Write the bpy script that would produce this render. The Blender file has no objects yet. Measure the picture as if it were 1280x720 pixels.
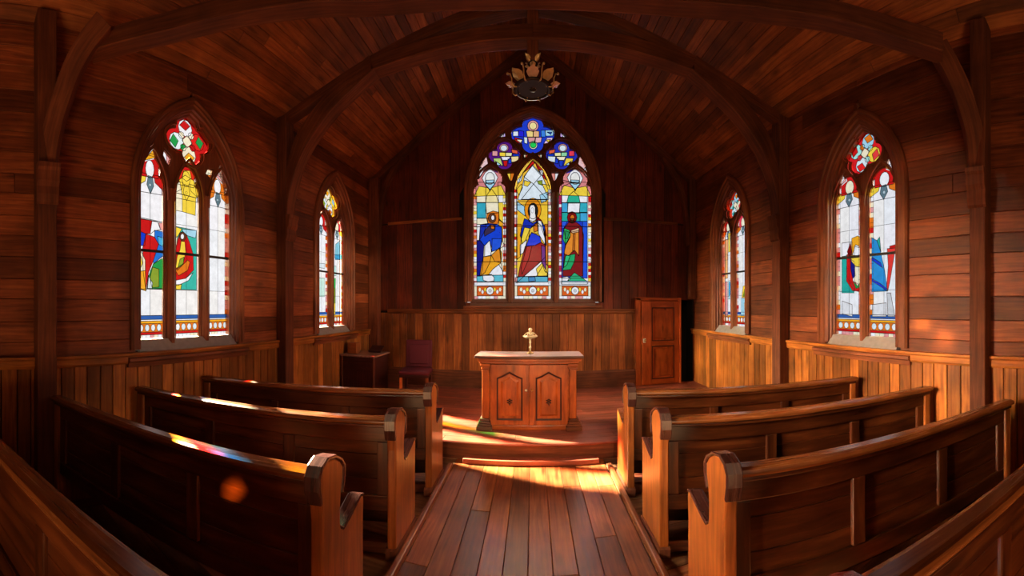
import bpy, bmesh, math, random
from mathutils import Vector, Matrix
from mathutils.geometry import delaunay_2d_cdt
random.seed(7)
scene = bpy.context.scene
COL = scene.collection
EYE = 1.62
F, CX, CY = 450.0, 666.0, 383.0

# ------------------------------------------------------------------ materials
def new_mat(name):
    m = bpy.data.materials.new(name); m.use_nodes = True
    nt = m.node_tree; nt.nodes.clear()
    out = nt.nodes.new('ShaderNodeOutputMaterial')
    return m, nt, out

def wood(name, dark, mid, light, rough=0.42, bump=0.25, knots=True, along=2.0, across=38.0, tintr=(0.55, 1.5), spec=0.32, coat=0.0):
    m, nt, out = new_mat(name)
    N = nt.nodes.new; L = nt.links.new
    b = N('ShaderNodeBsdfPrincipled')
    uv = N('ShaderNodeUVMap'); uv.uv_map = 'grain'
    mp = N('ShaderNodeMapping'); mp.inputs['Scale'].default_value = (along, across, 1)
    L(uv.outputs['UV'], mp.inputs['Vector'])
    # slow warp so the grain wanders
    mp2 = N('ShaderNodeMapping'); mp2.inputs['Scale'].default_value = (1.6, 5.0, 1)
    L(uv.outputs['UV'], mp2.inputs['Vector'])
    n2 = N('ShaderNodeTexNoise'); n2.inputs['Scale'].default_value = 1.0; n2.inputs['Detail'].default_value = 3
    L(mp2.outputs['Vector'], n2.inputs['Vector'])
    add = N('ShaderNodeVectorMath'); add.operation = 'MULTIPLY_ADD'
    add.inputs[1].default_value = (0.5, 2.2, 0)
    L(n2.outputs['Color'], add.inputs[0]); L(mp.outputs['Vector'], add.inputs[2])
    n1 = N('ShaderNodeTexNoise'); n1.inputs['Scale'].default_value = 1.0
    n1.inputs['Detail'].default_value = 7; n1.inputs['Roughness'].default_value = 0.62
    L(add.outputs['Vector'], n1.inputs['Vector'])
    r = N('ShaderNodeValToRGB')
    r.color_ramp.elements[0].position = 0.22; r.color_ramp.elements[0].color = (*dark, 1)
    r.color_ramp.elements[1].position = 0.80; r.color_ramp.elements[1].color = (*light, 1)
    e = r.color_ramp.elements.new(0.5); e.color = (*mid, 1)
    L(n1.outputs['Fac'], r.inputs['Fac'])
    col = r.outputs['Color']
    if knots:
        mp3 = N('ShaderNodeMapping'); mp3.inputs['Scale'].default_value = (2.0, 7.0, 1)
        L(uv.outputs['UV'], mp3.inputs['Vector'])
        v = N('ShaderNodeTexVoronoi'); v.inputs['Scale'].default_value = 1.0
        L(mp3.outputs['Vector'], v.inputs['Vector'])
        kr = N('ShaderNodeMapRange'); kr.inputs['From Min'].default_value = 0.06; kr.inputs['From Max'].default_value = 0.22
        kr.inputs['To Min'].default_value = 0.35; kr.inputs['To Max'].default_value = 1.0
        L(v.outputs['Distance'], kr.inputs['Value'])
        mk = N('ShaderNodeMix'); mk.data_type = 'RGBA'; mk.blend_type = 'MULTIPLY'; mk.inputs['Factor'].default_value = 0.8
        L(col, mk.inputs['A']); L(kr.outputs['Result'], mk.inputs['B']); col = mk.outputs['Result']
    # blotchy ageing
    n3 = N('ShaderNodeTexNoise'); n3.inputs['Scale'].default_value = 2.6; n3.inputs['Detail'].default_value = 4
    tc = N('ShaderNodeTexCoord'); L(tc.outputs['Object'], n3.inputs['Vector'])
    br = N('ShaderNodeMapRange'); br.inputs['From Min'].default_value = 0.3; br.inputs['From Max'].default_value = 0.7
    br.inputs['To Min'].default_value = 0.62; br.inputs['To Max'].default_value = 1.3
    L(n3.outputs['Fac'], br.inputs['Value'])
    at = N('ShaderNodeAttribute'); at.attribute_name = 'tint'
    tr = N('ShaderNodeMapRange'); tr.inputs['To Min'].default_value = tintr[0]; tr.inputs['To Max'].default_value = tintr[1]
    L(at.outputs['Fac'], tr.inputs['Value'])
    mu = N('ShaderNodeMath'); mu.operation = 'MULTIPLY'
    L(br.outputs['Result'], mu.inputs[0]); L(tr.outputs['Result'], mu.inputs[1])
    sc = N('ShaderNodeVectorMath'); sc.operation = 'SCALE'
    L(col, sc.inputs[0]); L(mu.outputs['Value'], sc.inputs['Scale'])
    L(sc.outputs['Vector'], b.inputs['Base Color'])
    rr = N('ShaderNodeMapRange'); rr.inputs['To Min'].default_value = rough - 0.1; rr.inputs['To Max'].default_value = rough + 0.16
    L(n1.outputs['Fac'], rr.inputs['Value']); L(rr.outputs['Result'], b.inputs['Roughness'])
    b.inputs['Specular IOR Level'].default_value = spec
    b.inputs['Coat Weight'].default_value = coat; b.inputs['Coat Roughness'].default_value = 0.22
    bp = N('ShaderNodeBump'); bp.inputs['Strength'].default_value = bump; bp.inputs['Distance'].default_value = 0.004
    L(n1.outputs['Fac'], bp.inputs['Height']); L(bp.outputs['Normal'], b.inputs['Normal'])
    L(b.outputs['BSDF'], out.inputs['Surface'])
    return m

def plain(name, col, rough=0.5, metal=0.0, noise=0.15, scale=30.0, bump=0.1, spec=0.5):
    m, nt, out = new_mat(name); N = nt.nodes.new; L = nt.links.new
    b = N('ShaderNodeBsdfPrincipled')
    n = N('ShaderNodeTexNoise'); n.inputs['Scale'].default_value = scale; n.inputs['Detail'].default_value = 5
    tc = N('ShaderNodeTexCoord'); L(tc.outputs['Object'], n.inputs['Vector'])
    mr = N('ShaderNodeMapRange'); mr.inputs['To Min'].default_value = 1 - noise * 2; mr.inputs['To Max'].default_value = 1 + noise * 2
    L(n.outputs['Fac'], mr.inputs['Value'])
    rgb = N('ShaderNodeRGB'); rgb.outputs[0].default_value = (*col, 1)
    sc = N('ShaderNodeVectorMath'); sc.operation = 'SCALE'
    L(rgb.outputs[0], sc.inputs[0]); L(mr.outputs['Result'], sc.inputs['Scale']); L(sc.outputs['Vector'], b.inputs['Base Color'])
    b.inputs['Roughness'].default_value = rough; b.inputs['Metallic'].default_value = metal
    b.inputs['Specular IOR Level'].default_value = spec
    bp = N('ShaderNodeBump'); bp.inputs['Strength'].default_value = bump; bp.inputs['Distance'].default_value = 0.003
    L(n.outputs['Fac'], bp.inputs['Height']); L(bp.outputs['Normal'], b.inputs['Normal'])
    L(b.outputs['BSDF'], out.inputs['Surface'])
    return m

def glass_mat():
    m, nt, out = new_mat('stained_glass'); N = nt.nodes.new; L = nt.links.new
    at = N('ShaderNodeAttribute'); at.attribute_name = 'pane_colour'
    n = N('ShaderNodeTexNoise'); n.inputs['Scale'].default_value = 14; n.inputs['Detail'].default_value = 4
    tc = N('ShaderNodeTexCoord'); L(tc.outputs['Object'], n.inputs['Vector'])
    mr = N('ShaderNodeMapRange'); mr.inputs['From Min'].default_value = 0.3; mr.inputs['From Max'].default_value = 0.7
    mr.inputs['To Min'].default_value = 0.86; mr.inputs['To Max'].default_value = 1.02
    L(n.outputs['Fac'], mr.inputs['Value'])
    sc = N('ShaderNodeVectorMath'); sc.operation = 'SCALE'
    L(at.outputs['Color'], sc.inputs[0]); L(mr.outputs['Result'], sc.inputs['Scale'])
    t = N('ShaderNodeBsdfTransparent'); L(sc.outputs['Vector'], t.inputs['Color'])
    tl = N('ShaderNodeBsdfTranslucent'); L(sc.outputs['Vector'], tl.inputs['Color'])
    mx = N('ShaderNodeMixShader'); mx.inputs['Fac'].default_value = 0.004
    L(t.outputs['BSDF'], mx.inputs[1]); L(tl.outputs['BSDF'], mx.inputs[2])
    g = N('ShaderNodeBsdfGlossy'); g.inputs['Roughness'].default_value = 0.15; g.inputs['Color'].default_value = (0.8, 0.8, 0.8, 1)
    m2 = N('ShaderNodeMixShader'); m2.inputs['Fac'].default_value = 0.03
    L(mx.outputs['Shader'], m2.inputs[1]); L(g.outputs['BSDF'], m2.inputs[2])
    L(m2.outputs['Shader'], out.inputs['Surface'])
    return m

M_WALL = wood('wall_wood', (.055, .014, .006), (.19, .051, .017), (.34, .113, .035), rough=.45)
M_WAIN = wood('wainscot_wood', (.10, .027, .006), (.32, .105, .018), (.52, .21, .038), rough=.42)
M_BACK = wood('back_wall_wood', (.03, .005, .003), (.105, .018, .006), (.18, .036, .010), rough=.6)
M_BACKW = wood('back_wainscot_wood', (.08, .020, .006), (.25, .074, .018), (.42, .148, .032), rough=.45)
M_CEIL = wood('ceiling_wood', (.07, .020, .007), (.24, .070, .018), (.38, .130, .033), rough=.5)
M_BEAM = wood('beam_wood', (.045, .012, .005), (.13, .037, .014), (.22, .070, .026), rough=.68, knots=False, tintr=(.8, 1.2))
M_FRAME = wood('frame_wood', (.065, .019, .009), (.19, .059, .023), (.31, .108, .042), rough=.45, knots=False, tintr=(.8, 1.2))
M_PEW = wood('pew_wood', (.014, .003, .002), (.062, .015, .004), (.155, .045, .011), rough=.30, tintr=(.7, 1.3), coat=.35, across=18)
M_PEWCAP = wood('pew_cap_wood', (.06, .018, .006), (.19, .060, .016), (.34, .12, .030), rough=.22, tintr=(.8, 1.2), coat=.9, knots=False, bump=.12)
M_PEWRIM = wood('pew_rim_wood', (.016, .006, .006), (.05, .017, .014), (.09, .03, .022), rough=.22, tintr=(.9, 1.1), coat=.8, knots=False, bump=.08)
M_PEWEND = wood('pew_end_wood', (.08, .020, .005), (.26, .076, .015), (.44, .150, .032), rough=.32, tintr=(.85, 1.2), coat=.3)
M_FLOOR = wood('floor_wood', (.08, .018, .008), (.27, .078, .026), (.46, .165, .055), rough=.36, tintr=(.5, 1.5), coat=.12)
M_FLOORP = wood('pew_floor_wood', (.10, .04, .018), (.26, .12, .055), (.40, .21, .10), rough=.5)
M_PLAT = wood('platform_wood', (.12, .028, .018), (.27, .070, .042), (.39, .12, .070), rough=.38, tintr=(.75, 1.3), coat=.15)
M_ALTAR = wood('altar_wood', (.13, .023, .005), (.37, .078, .012), (.56, .15, .025), rough=.34, tintr=(.9, 1.15), coat=.3, across=14)
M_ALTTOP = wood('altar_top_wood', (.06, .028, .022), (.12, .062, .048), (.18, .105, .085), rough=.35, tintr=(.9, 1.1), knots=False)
M_DESKTOP = wood('desk_top_lit_wood', (.14, .07, .05), (.30, .17, .13), (.42, .26, .2), rough=.3, tintr=(.9, 1.1), knots=False, coat=.6)  # paler colour paints the lit look of the desk top
M_DOOR = wood('door_wood', (.14, .022, .005), (.36, .070, .012), (.52, .12, .022), rough=.38, tintr=(.9, 1.15), across=14)
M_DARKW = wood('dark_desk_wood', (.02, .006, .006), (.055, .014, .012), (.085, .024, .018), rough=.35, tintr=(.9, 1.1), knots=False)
M_BOX = wood('box_wood', (.3, .08, .02), (.5, .15, .04), (.6, .2, .06), rough=.5, knots=False)
M_DARK = plain('dark_backing', (.008, .004, .003), rough=.9, noise=.1)
M_STONE = plain('sill_stone', (.27, .25, .24), rough=.7, noise=.15, scale=18)
M_SILLW = plain('painted_sill', (.17, .09, .065), rough=.55, noise=.15, scale=18)
M_BURG = plain('burgundy_fabric', (.10, .006, .022), rough=.75, noise=.1, scale=60)
M_LEAD = plain('lead', (.012, .011, .013), rough=.6, noise=.1)
M_BRASS = plain('brass', (.62, .42, .16), rough=.3, metal=1.0, noise=.05)
M_IVORY = plain('ivory_gilt', (.78, .68, .46), rough=.32, metal=.25, noise=.1)
M_IRON = plain('dark_iron', (.03, .02, .016), rough=.4, metal=.6, noise=.1)
M_PETAL = plain('gilt_petal', (.62, .42, .18), rough=.35, metal=.55, noise=.2)
M_ROSE = plain('rosette', (.62, .40, .28), rough=.5, noise=.2)
M_CREAM = plain('cream_knob', (.85, .78, .62), rough=.3, noise=.05)
M_DARKCARVE = plain('dark_carving', (.03, .008, .004), rough=.5, noise=.1)
M_GLASS = glass_mat()

# ------------------------------------------------------------------ mesh builder
class MB:
    def __init__(s):
        s.v = []; s.f = []; s.uv = []; s.t = []; s.smooth = []
    def face(s, pts, g, tint, off, smooth=False):
        b = len(s.v); s.v += [tuple(p) for p in pts]
        s.f.append(tuple(range(b, b + len(pts))))
        g = Vector(g).normalized()
        n = Vector((0, 0, 0))
        for i in range(len(pts)):
            a, c = Vector(pts[i]), Vector(pts[(i + 1) % len(pts)])
            n += a.cross(c)
        n = n.normalized() if n.length > 1e-12 else Vector((0, 0, 1))
        if abs(n.dot(g)) > 0.9:
            h = Vector((1, 0, 0)) if abs(g.x) < .9 else Vector((0, 1, 0))
            a1 = g.cross(h).normalized(); a2 = g.cross(a1)
            s.uv.append([(Vector(p).dot(a1) * .15 + off[0], Vector(p).dot(a2) + off[1]) for p in pts])
        else:
            w = n.cross(g).normalized()
            s.uv.append([(Vector(p).dot(g) + off[0], Vector(p).dot(w) + off[1]) for p in pts])
        s.t.append(tint); s.smooth.append(smooth)
    def rnd(s):
        return random.random(), (random.uniform(0, 60), random.uniform(0, 60))
    def hexa(s, P, g, tint=None):
        """P: 8 points, bottom ring 0-3, top ring 4-7"""
        t, off = s.rnd(); t = t if tint is None else tint
        for q in ((3, 2, 1, 0), (4, 5, 6, 7), (0, 1, 5, 4), (1, 2, 6, 5), (2, 3, 7, 6), (3, 0, 4, 7)):
            s.face([P[i] for i in q], g, t, off)
    def box(s, x0, x1, y0, y1, z0, z1, g='x', tint=None, m=None):
        P = [Vector(p) for p in ((x0, y0, z0), (x1, y0, z0), (x1, y1, z0), (x0, y1, z0), (x0, y0, z1), (x1, y0, z1), (x1, y1, z1), (x0, y1, z1))]
        gv = Vector({'x': (1, 0, 0), 'y': (0, 1, 0), 'z': (0, 0, 1)}[g])
        if m is not None:
            P = [m(p) if callable(m) else m @ p for p in P]
            gv = (m(gv) - m(Vector((0, 0, 0)))) if callable(m) else (m.to_3x3() @ gv)
        s.hexa(P, gv, tint)
    def prism(s, poly, ext, g, tint=None, fn=None):
        """poly: 3D points (planar), ext: extrude vector"""
        t, off = s.rnd(); t = t if tint is None else tint
        A = [Vector(p) for p in poly]; B = [p + Vector(ext) for p in A]
        if fn: A = [fn(p) for p in A]; B = [fn(p) for p in B]
        s.face(A[::-1], g, t, off); s.face(B, g, t, off)
        n = len(A)
        for i in range(n):
            j = (i + 1) % n
            s.face([A[i], A[j], B[j], B[i]], g, t, off)
    def sweep(s, rings, closed_profile=True, caps=True, g=None, tint=None, smooth=False):
        t, off = s.rnd(); t = t if tint is None else tint
        L = 0.0
        for i in range(len(rings) - 1):
            a, b = rings[i], rings[i + 1]
            ca = sum((Vector(p) for p in a), Vector()) / len(a); cb = sum((Vector(p) for p in b), Vector()) / len(b)
            d = (cb - ca); dl = d.length or 1e-6
            n = len(a); W = 0.0
            for j in range(n if closed_profile else n - 1):
                k = (j + 1) % n
                base = len(s.v)
                s.v += [tuple(a[j]), tuple(a[k]), tuple(b[k]), tuple(b[j])]
                s.f.append((base, base + 1, base + 2, base + 3))
                w = (Vector(a[k]) - Vector(a[j])).length
                s.uv.append([(L + off[0], W + off[1]), (L + off[0], W + w + off[1]), (L + dl + off[0], W + w + off[1]), (L + dl + off[0], W + off[1])])
                s.t.append(t); s.smooth.append(smooth)
                W += w
            L += dl
        if caps and closed_profile:
            for r_ in (rings[0][::-1], rings[-1]):
                s.face(r_, (Vector(rings[1][0]) - Vector(rings[0][0])), t, off)
    def lathe(s, prof, c, n=20, tint=None, rmod=None):
        t, off = s.rnd(); t = t if tint is None else tint
        c = Vector(c)
        rings = []
        for r, z in prof:
            ring = []
            for i in range(n):
                a = 2 * math.pi * i / n
                rr = r * (rmod(a, z) if rmod else 1)
                ring.append(c + Vector((rr * math.cos(a), rr * math.sin(a), z)))
            rings.append(ring)
        s.sweep(rings, True, True, tint=t, smooth=True)
    def tube(s, pts, r, n=8, tint=None, r2=None):
        pts = [Vector(p) for p in pts]; rings = []
        for i, p in enumerate(pts):
            d = (pts[min(i + 1, len(pts) - 1)] - pts[max(i - 1, 0)]).normalized()
            up = Vector((0, 0, 1)) if abs(d.z) < .9 else Vector((1, 0, 0))
            a = d.cross(up).normalized(); b = d.cross(a)
            rr = r if r2 is None else r + (r2 - r) * i / (len(pts) - 1)
            rings.append([p + a * rr * math.cos(2 * math.pi * k / n) + b * rr * math.sin(2 * math.pi * k / n) for k in range(n)])
        s.sweep(rings, True, True, tint=tint, smooth=True)
    def build(s, name, mat, parent=None, bevel=0.0, segs=2, weld=True, origin=None):
        me = bpy.data.meshes.new(name)
        O = Vector(origin) if origin is not None else Vector((0, 0, 0))
        me.from_pydata([tuple(Vector(v) - O) for v in s.v], [], s.f)
        uvl = me.uv_layers.new(name='grain')
        k = 0
        for fuv in s.uv:
            for u in fuv:
                uvl.data[k].uv = u; k += 1
        at = me.attributes.new('tint', 'FLOAT', 'FACE')
        at.data.foreach_set('value', s.t)
        me.polygons.foreach_set('use_smooth', s.smooth)
        me.materials.append(mat)
        if weld:
            bm = bmesh.new(); bm.from_mesh(me)
            bmesh.ops.remove_doubles(bm, verts=bm.verts, dist=1e-5)
            bmesh.ops.recalc_face_normals(bm, faces=bm.faces)
            bm.to_mesh(me); bm.free()
        o = bpy.data.objects.new(name, me); COL.objects.link(o)
        o.location = O
        if parent is not None:
            o.parent = parent
            w_ = Vector((0, 0, 0)); q_ = parent
            while q_ is not None: w_ += Vector(q_.location); q_ = q_.parent
            o.location = O - w_
        if bevel > 0:
            mo = o.modifiers.new('edge', 'BEVEL'); mo.width = bevel; mo.segments = segs; mo.limit_method = 'ANGLE'; mo.angle_limit = math.radians(40)
            mo.harden_normals = False
        return o

def tag(o, label=None, cat=None, group=None, kind=None):
    if label: o['label'] = label
    if cat: o['category'] = cat
    if group: o['group'] = group
    if kind: o['kind'] = kind
    return o
def empty(name, loc, label=None, cat=None, group=None, kind=None):
    o = bpy.data.objects.new(name, None); COL.objects.link(o); o.location = loc; o.empty_display_size = .1
    return tag(o, label, cat, group, kind)

# ------------------------------------------------------------------ arches
def arch_R(a, rise): return (a * a + rise * rise) / (2 * a)
def half_w(a, R, zb, zs, z, o=0.0):
    if z < zb - o: return None
    if z <= zs: return a + o
    dz = z - zs; c = a - R; rr = R + o
    if dz >= rr: return 0.0
    return max(0.0, c + math.sqrt(rr * rr - dz * dz))
def arch_path(a, R, zb, zs, o=0.0, n=14):
    """points (s,z) from bottom right over the apex to bottom left"""
    c = a - R; rr = R + o
    ph = math.acos(min(1, -c / rr))
    right = [(a + o, zb)] + [(c + rr * math.cos(ph * i / n), zs + rr * math.sin(ph * i / n)) for i in range(n + 1)]
    return right + [(-x, z) for x, z in right[-2::-1]]

WL = 3.0; BY = 6.27; RY = -2.7; EAVE = 4.02; RIDGE = 6.18; PLAT = .19; PY = 3.76
class Plane:
    """wall frame: s along the wall, d depth behind the wall face (negative = into the room)"""
    def __init__(p, kind): p.k = kind
    def P(p, s, z, d=0.0):
        if p.k == 'L': return Vector((-WL - d, s, z))
        if p.k == 'R': return Vector((WL + d, s, z))
        return Vector((s, BY + d, z))
    def px(p, x, y, d=0.1):
        th = (x - CX) / F
        if p.k in 'LR':
            D = WL + d; th = abs(th)
            return (D / math.tan(th), EYE + (CY - y) / F * D / math.sin(th))
        D = BY + d
        return (D * math.tan(th), EYE + (CY - y) / F * D / math.cos(th))
    def g(p, v):
        return Vector((0, 0, 1)) if v == 'z' else (Vector((0, 1, 0)) if p.k in 'LR' else Vector((1, 0, 0)))
PL, PR, PB = Plane('L'), Plane('R'), Plane('B')

# openings: centre, half width, bottom, spring, rise (inner edge of the frame)
OPEN = {
    'L1': dict(pl=PL, c=2.165, a=.60, zb=1.24, zs=2.72, rise=.92, cas=.11),
    'L2': dict(pl=PL, c=4.90, a=.46, zb=1.24, zs=2.78, rise=.84, cas=.15),
    'R1': dict(pl=PR, c=2.34, a=.45, zb=1.24, zs=2.78, rise=.76, cas=.15),
    'R2': dict(pl=PR, c=4.93, a=.45, zb=1.24, zs=2.78, rise=.78, cas=.15),
    'B': dict(pl=PB, c=0.0, a=1.09, zb=1.72, zs=3.62, rise=1.38, cas=.12),
}
for o in OPEN.values(): o['R'] = arch_R(o['a'], o['rise'])

# ------------------------------------------------------------------ walls
def clip_rows(pl, rows, s0, s1, opens, d0, d1, mat, name, joints=True, gap=.003, mb=None, extra=.05, tintfn=None):
    own = mb is None
    mb = mb or MB()
    for (z0, z1) in rows:
        segs = [[(s0, s0), (s1, s1)]]
        for op in opens:
            zb = op['zb'] - .03; zt = op['zs'] + op['rise'] + extra
            if z1 <= zb or z0 >= zt: continue
            w0 = half_w(op['a'], op['R'], op['zb'] - 1, op['zs'], max(z0, zb), extra); w1 = half_w(op['a'], op['R'], op['zb'] - 1, op['zs'], z1, extra)
            out = []
            for (l, r) in segs:
                if l[0] < op['c'] < r[0]:
                    out.append([l, (op['c'] - w0, op['c'] - w1)]); out.append([(op['c'] + w0, op['c'] + w1), r])
                else: out.append([l, r])
            segs = out
        for l, r in segs:
            cuts = [l]
            if joints:
                x = l[0] + random.uniform(1.5, 5.5)
                while x < min(r) - .5:
                    if x > max(l) + .3: cuts.append((x, x))
                    x += random.uniform(2.5, 5.0)
            cuts.append(r)
            for a, b in zip(cuts[:-1], cuts[1:]):
                g = gap / 2
                q = [(a[0] + g, z0 + g), (b[0] - g, z0 + g), (b[1] - g, z1 - g), (a[1] + g, z1 - g)]
                P = [pl.P(s, z, d0) for s, z in q] + [pl.P(s, z, d1) for s, z in q]
                mb.hexa(P, pl.g('s'))
    return mb

def rows_of(z0, z1, h, jitter=.0):
    out = []; z = z0
    while z < z1 - .02:
        zz = min(z1, z + h * (1 + random.uniform(-jitter, jitter)))
        if z1 - zz < h * .35: zz = z1
        out.append((z, zz)); z = zz
    return out

for side, pl, ops in (('left', PL, [OPEN['L1'], OPEN['L2']]), ('right', PR, [OPEN['R1'], OPEN['R2']])):
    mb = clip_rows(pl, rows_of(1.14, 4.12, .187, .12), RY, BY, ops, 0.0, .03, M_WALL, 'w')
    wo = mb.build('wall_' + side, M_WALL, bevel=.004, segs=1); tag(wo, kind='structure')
    mb = clip_rows(pl, [(-.1, .6)] + rows_of(.6, 4.4, .1), RY - .1, BY + .15, ops, .031, .22, M_DARK, 'w', joints=False, gap=0)
    b = mb.build('wall_' + side + '_core', M_DARK, parent=wo)
    # wainscot of upright boards
    mb = MB(); y = RY
    while y < BY - .02:
        w = random.choice((.118, .126, .134)); y1 = min(BY, y + w)
        z1 = 1.12
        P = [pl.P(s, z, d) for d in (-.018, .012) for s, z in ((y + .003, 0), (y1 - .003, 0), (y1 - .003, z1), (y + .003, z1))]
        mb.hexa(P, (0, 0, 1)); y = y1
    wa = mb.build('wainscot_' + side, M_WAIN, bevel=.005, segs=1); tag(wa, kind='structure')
    mb = MB()
    prof = [(1.095, -.018), (1.095, -.04), (1.115, -.05), (1.16, -.05), (1.175, -.065), (1.195, -.065), (1.195, .0), (1.095, .0)]
    mb.sweep([[pl.P(s, z, d) for z, d in prof] for s in (RY, BY)])
    rl = mb.build('trim_1' if side == 'left' else 'trim_2', M_WAIN); tag(rl, kind='structure')
    mb = MB(); mb.sweep([[pl.P(s, z, d) for z, d in ((0, -.018), (0, -.045), (.13, -.045), (.15, -.03), (.15, -.018))] for s in (RY, BY)])
    tag(mb.build('baseboard_' + side, M_BEAM), kind='structure')

# back wall: upright boards, clipped by window, door gap and gable
def gable(x): return RIDGE - .72 * abs(x) + .05
DOORGAP = (2.68, 2.985, PLAT, 1.74)
def vboards(x0, x1, w, zlo, zhi, d0, d1, win=True, gap=.003, mb=None, core=False):
    mb = mb or MB(); x = x0; ex = .05; op = OPEN['B']
    while x < x1 - .01:
        xb = min(x1, x + w * (1 if core else random.uniform(.88, 1.12)))
        if x < DOORGAP[0] < xb: xb = DOORGAP[0]
        g = gap / 2
        def top(xx): return min(zhi, gable(xx)) if zhi else gable(xx)
        pieces = []
        xa_, xb_ = x + g, xb - g
        if win and xb_ > -op['a'] - ex and xa_ < op['a'] + ex:
            ha = max(abs(xa_), abs(xb_))
            def ztop(xx):
                xx = abs(xx); rr = op['R'] + ex; c = op['a'] - op['R']
                v = rr * rr - (xx - c) ** 2
                return op['zs'] + math.sqrt(v) if v > 0 and xx < op['a'] + ex else op['zs']
            lo_t = op['zb'] - .03
            if zlo < lo_t: pieces.append((zlo, zlo, min(lo_t, top(xa_)), min(lo_t, top(xb_))))
            za, zb = max(ztop(xa_), zlo), max(ztop(xb_), zlo)
            if top(xa_) > za or top(xb_) > zb: pieces.append((za, zb, max(top(xa_), za + .001), max(top(xb_), zb + .001)))
        else:
            zz = zlo
            if x >= DOORGAP[0] - 1e-4 and xb <= DOORGAP[1] + .05: zz = max(zlo, DOORGAP[3])
            if zz < min(top(xa_), top(xb_)): pieces.append((zz, zz, top(xa_), top(xb_)))
        for a0, b0, a1, b1 in pieces:
            P = [PB.P(s, z, d) for d in (d0, d1) for s, z in ((xa_, a0), (xb_, b0), (xb_, b1), (xa_, a1))]
            mb.hexa(P, (0, 0, 1))
        x = xb
    return mb
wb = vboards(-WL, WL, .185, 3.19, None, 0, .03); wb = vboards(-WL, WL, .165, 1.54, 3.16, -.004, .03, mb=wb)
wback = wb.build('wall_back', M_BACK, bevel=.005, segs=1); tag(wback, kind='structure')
cb = vboards(-WL - .2, WL + .2, .1, 0, None, .031, .25, gap=0, core=True)
cb.build('wall_back_core', M_DARK, parent=wback)
wz = vboards(-WL, WL, .148, PLAT, 1.50, -.02, .012, win=False)
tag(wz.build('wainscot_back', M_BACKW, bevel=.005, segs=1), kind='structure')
mb = MB(); prof = [(1.49, .0), (1.49, -.035), (1.515, -.045), (1.54, -.045), (1.555, -.06), (1.575, -.06), (1.575, 0)]
mb.sweep([[PB.P(s, z, d) for z, d in prof] for s in (-2.66, 1.82)])
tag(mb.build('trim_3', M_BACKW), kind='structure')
mb = MB()
for a, b in ((-2.66, -1.25), (1.25, 2.66)):
    mb.box(a, b, BY - .03, BY, 3.15, 3.20, 'x')
tag(mb.build('trim_4', M_BACKW, bevel=.006), kind='structure')
mb = MB(); mb.sweep([[PB.P(s, z, d) for z, d in ((PLAT, -.02), (PLAT, -.05), (.46, -.05), (.49, -.035), (.49, -.02))] for s in (-2.66, 1.82)])
tag(mb.build('baseboard_back', M_BEAM), kind='structure')
# rear wall behind the camera
mb = MB(); x = -WL
while x < WL - .01:
    x1 = min(WL, x + .2)
    P = [(x + .002, RY, 0), (x1 - .002, RY, 0), (x1 - .002, RY - .1, 0), (x + .002, RY - .1, 0), (x + .002, RY, gable(x)), (x1 - .002, RY, gable(x1)), (x1 - .002, RY - .1, gable(x1)), (x + .002, RY - .1, gable(x))]
    mb.hexa([Vector(p) for p in P], (0, 0, 1)); x = x1
tag(mb.build('wall_rear', M_BACK), kind='structure')

# ceiling boards running along the nave
mb = MB(); sl = math.hypot(WL, RIDGE - EAVE); nx = 34
for sgn in (-1, 1):
    for i in range(nx):
        f0, f1 = i / nx, (i + 1) / nx
        p0 = (sgn * WL * (1 - f0), EAVE + (RIDGE - EAVE) * f0); p1 = (sgn * WL * (1 - f1), EAVE + (RIDGE - EAVE) * f1)
        dx, dz = p1[0] - p0[0], p1[1] - p0[1]
        p0 = (p0[0] + dx * .02, p0[1] + dz * .02); p1 = (p1[0] - dx * .02, p1[1] - dz * .02)
        y = RY
        while y < BY:
            y1 = min(BY, y + random.uniform(2.8, 6.0))
            if BY - y1 < .4: y1 = BY
            P = [Vector((p[0], yy, p[1] + dz_)) for dz_ in (0, .03) for p, yy in ((p0, y + .002), (p1, y + .002), (p1, y1 - .002), (p0, y1 - .002))]
            mb.hexa(P, (0, 1, 0)); y = y1
ceil = mb.build('ceiling', M_CEIL, bevel=.004, segs=1); tag(ceil, kind='structure')
mb = MB()
for sgn in (-1, 1):
    P = [Vector((p[0], yy, p[1])) for dz_ in (0,) for p, yy in ()]
    a = (sgn * (WL + .35), EAVE - .252 + .035); b = (0, RIDGE + .035)
    P = [Vector((p[0], yy, p[1] + k)) for k in (0, .15) for p, yy in ((a, RY - .2), (b, RY - .2), (b, BY + .3), (a, BY + .3))]
    mb.hexa(P, (0, 1, 0))
mb.build('ceiling_deck', M_DARK, parent=ceil)

# floor
mb = MB(); x = -.80
mb.box(-3.2, 3.2, RY - .1, BY + .3, -.2, -.035, 'y')
fl_core = mb
mb = MB(); x = -.80
while x < .74:
    x1 = min(.745, x + .154)
    y = RY
    while y < 3.9:
        y1 = min(3.9, y + random.uniform(1.6, 3.4))
        mb.box(x + .0015, x1 - .0015, y + .001, y1 - .001, -.03, 0, 'y'); y = y1
    x = x1
floor = mb.build('floor', M_FLOOR, bevel=.003, segs=1); tag(floor, kind='structure')
fl_core.build('floor_core', M_DARK, parent=floor)
mb = MB()
for a, b in ((-3.0, -.80), (.745, 3.0)):
    y = RY
    while y < 3.9:
        y1 = y + .14
        mb.box(a, b, y + .0015, y1 - .0015, -.03, 0.0, 'x'); y = y1
mb.build('pew_floor', M_FLOORP, parent=floor, bevel=.002, segs=1)
for nm, xa, xb in (('trim_5', -.845, -.80), ('trim_6', .745, .79)):
    mb = MB(); mb.box(xa, xb, RY, 3.55, 0, .045, 'y')
    tag(mb.build(nm, M_FLOOR, bevel=.01, segs=2), kind='structure')

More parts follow.
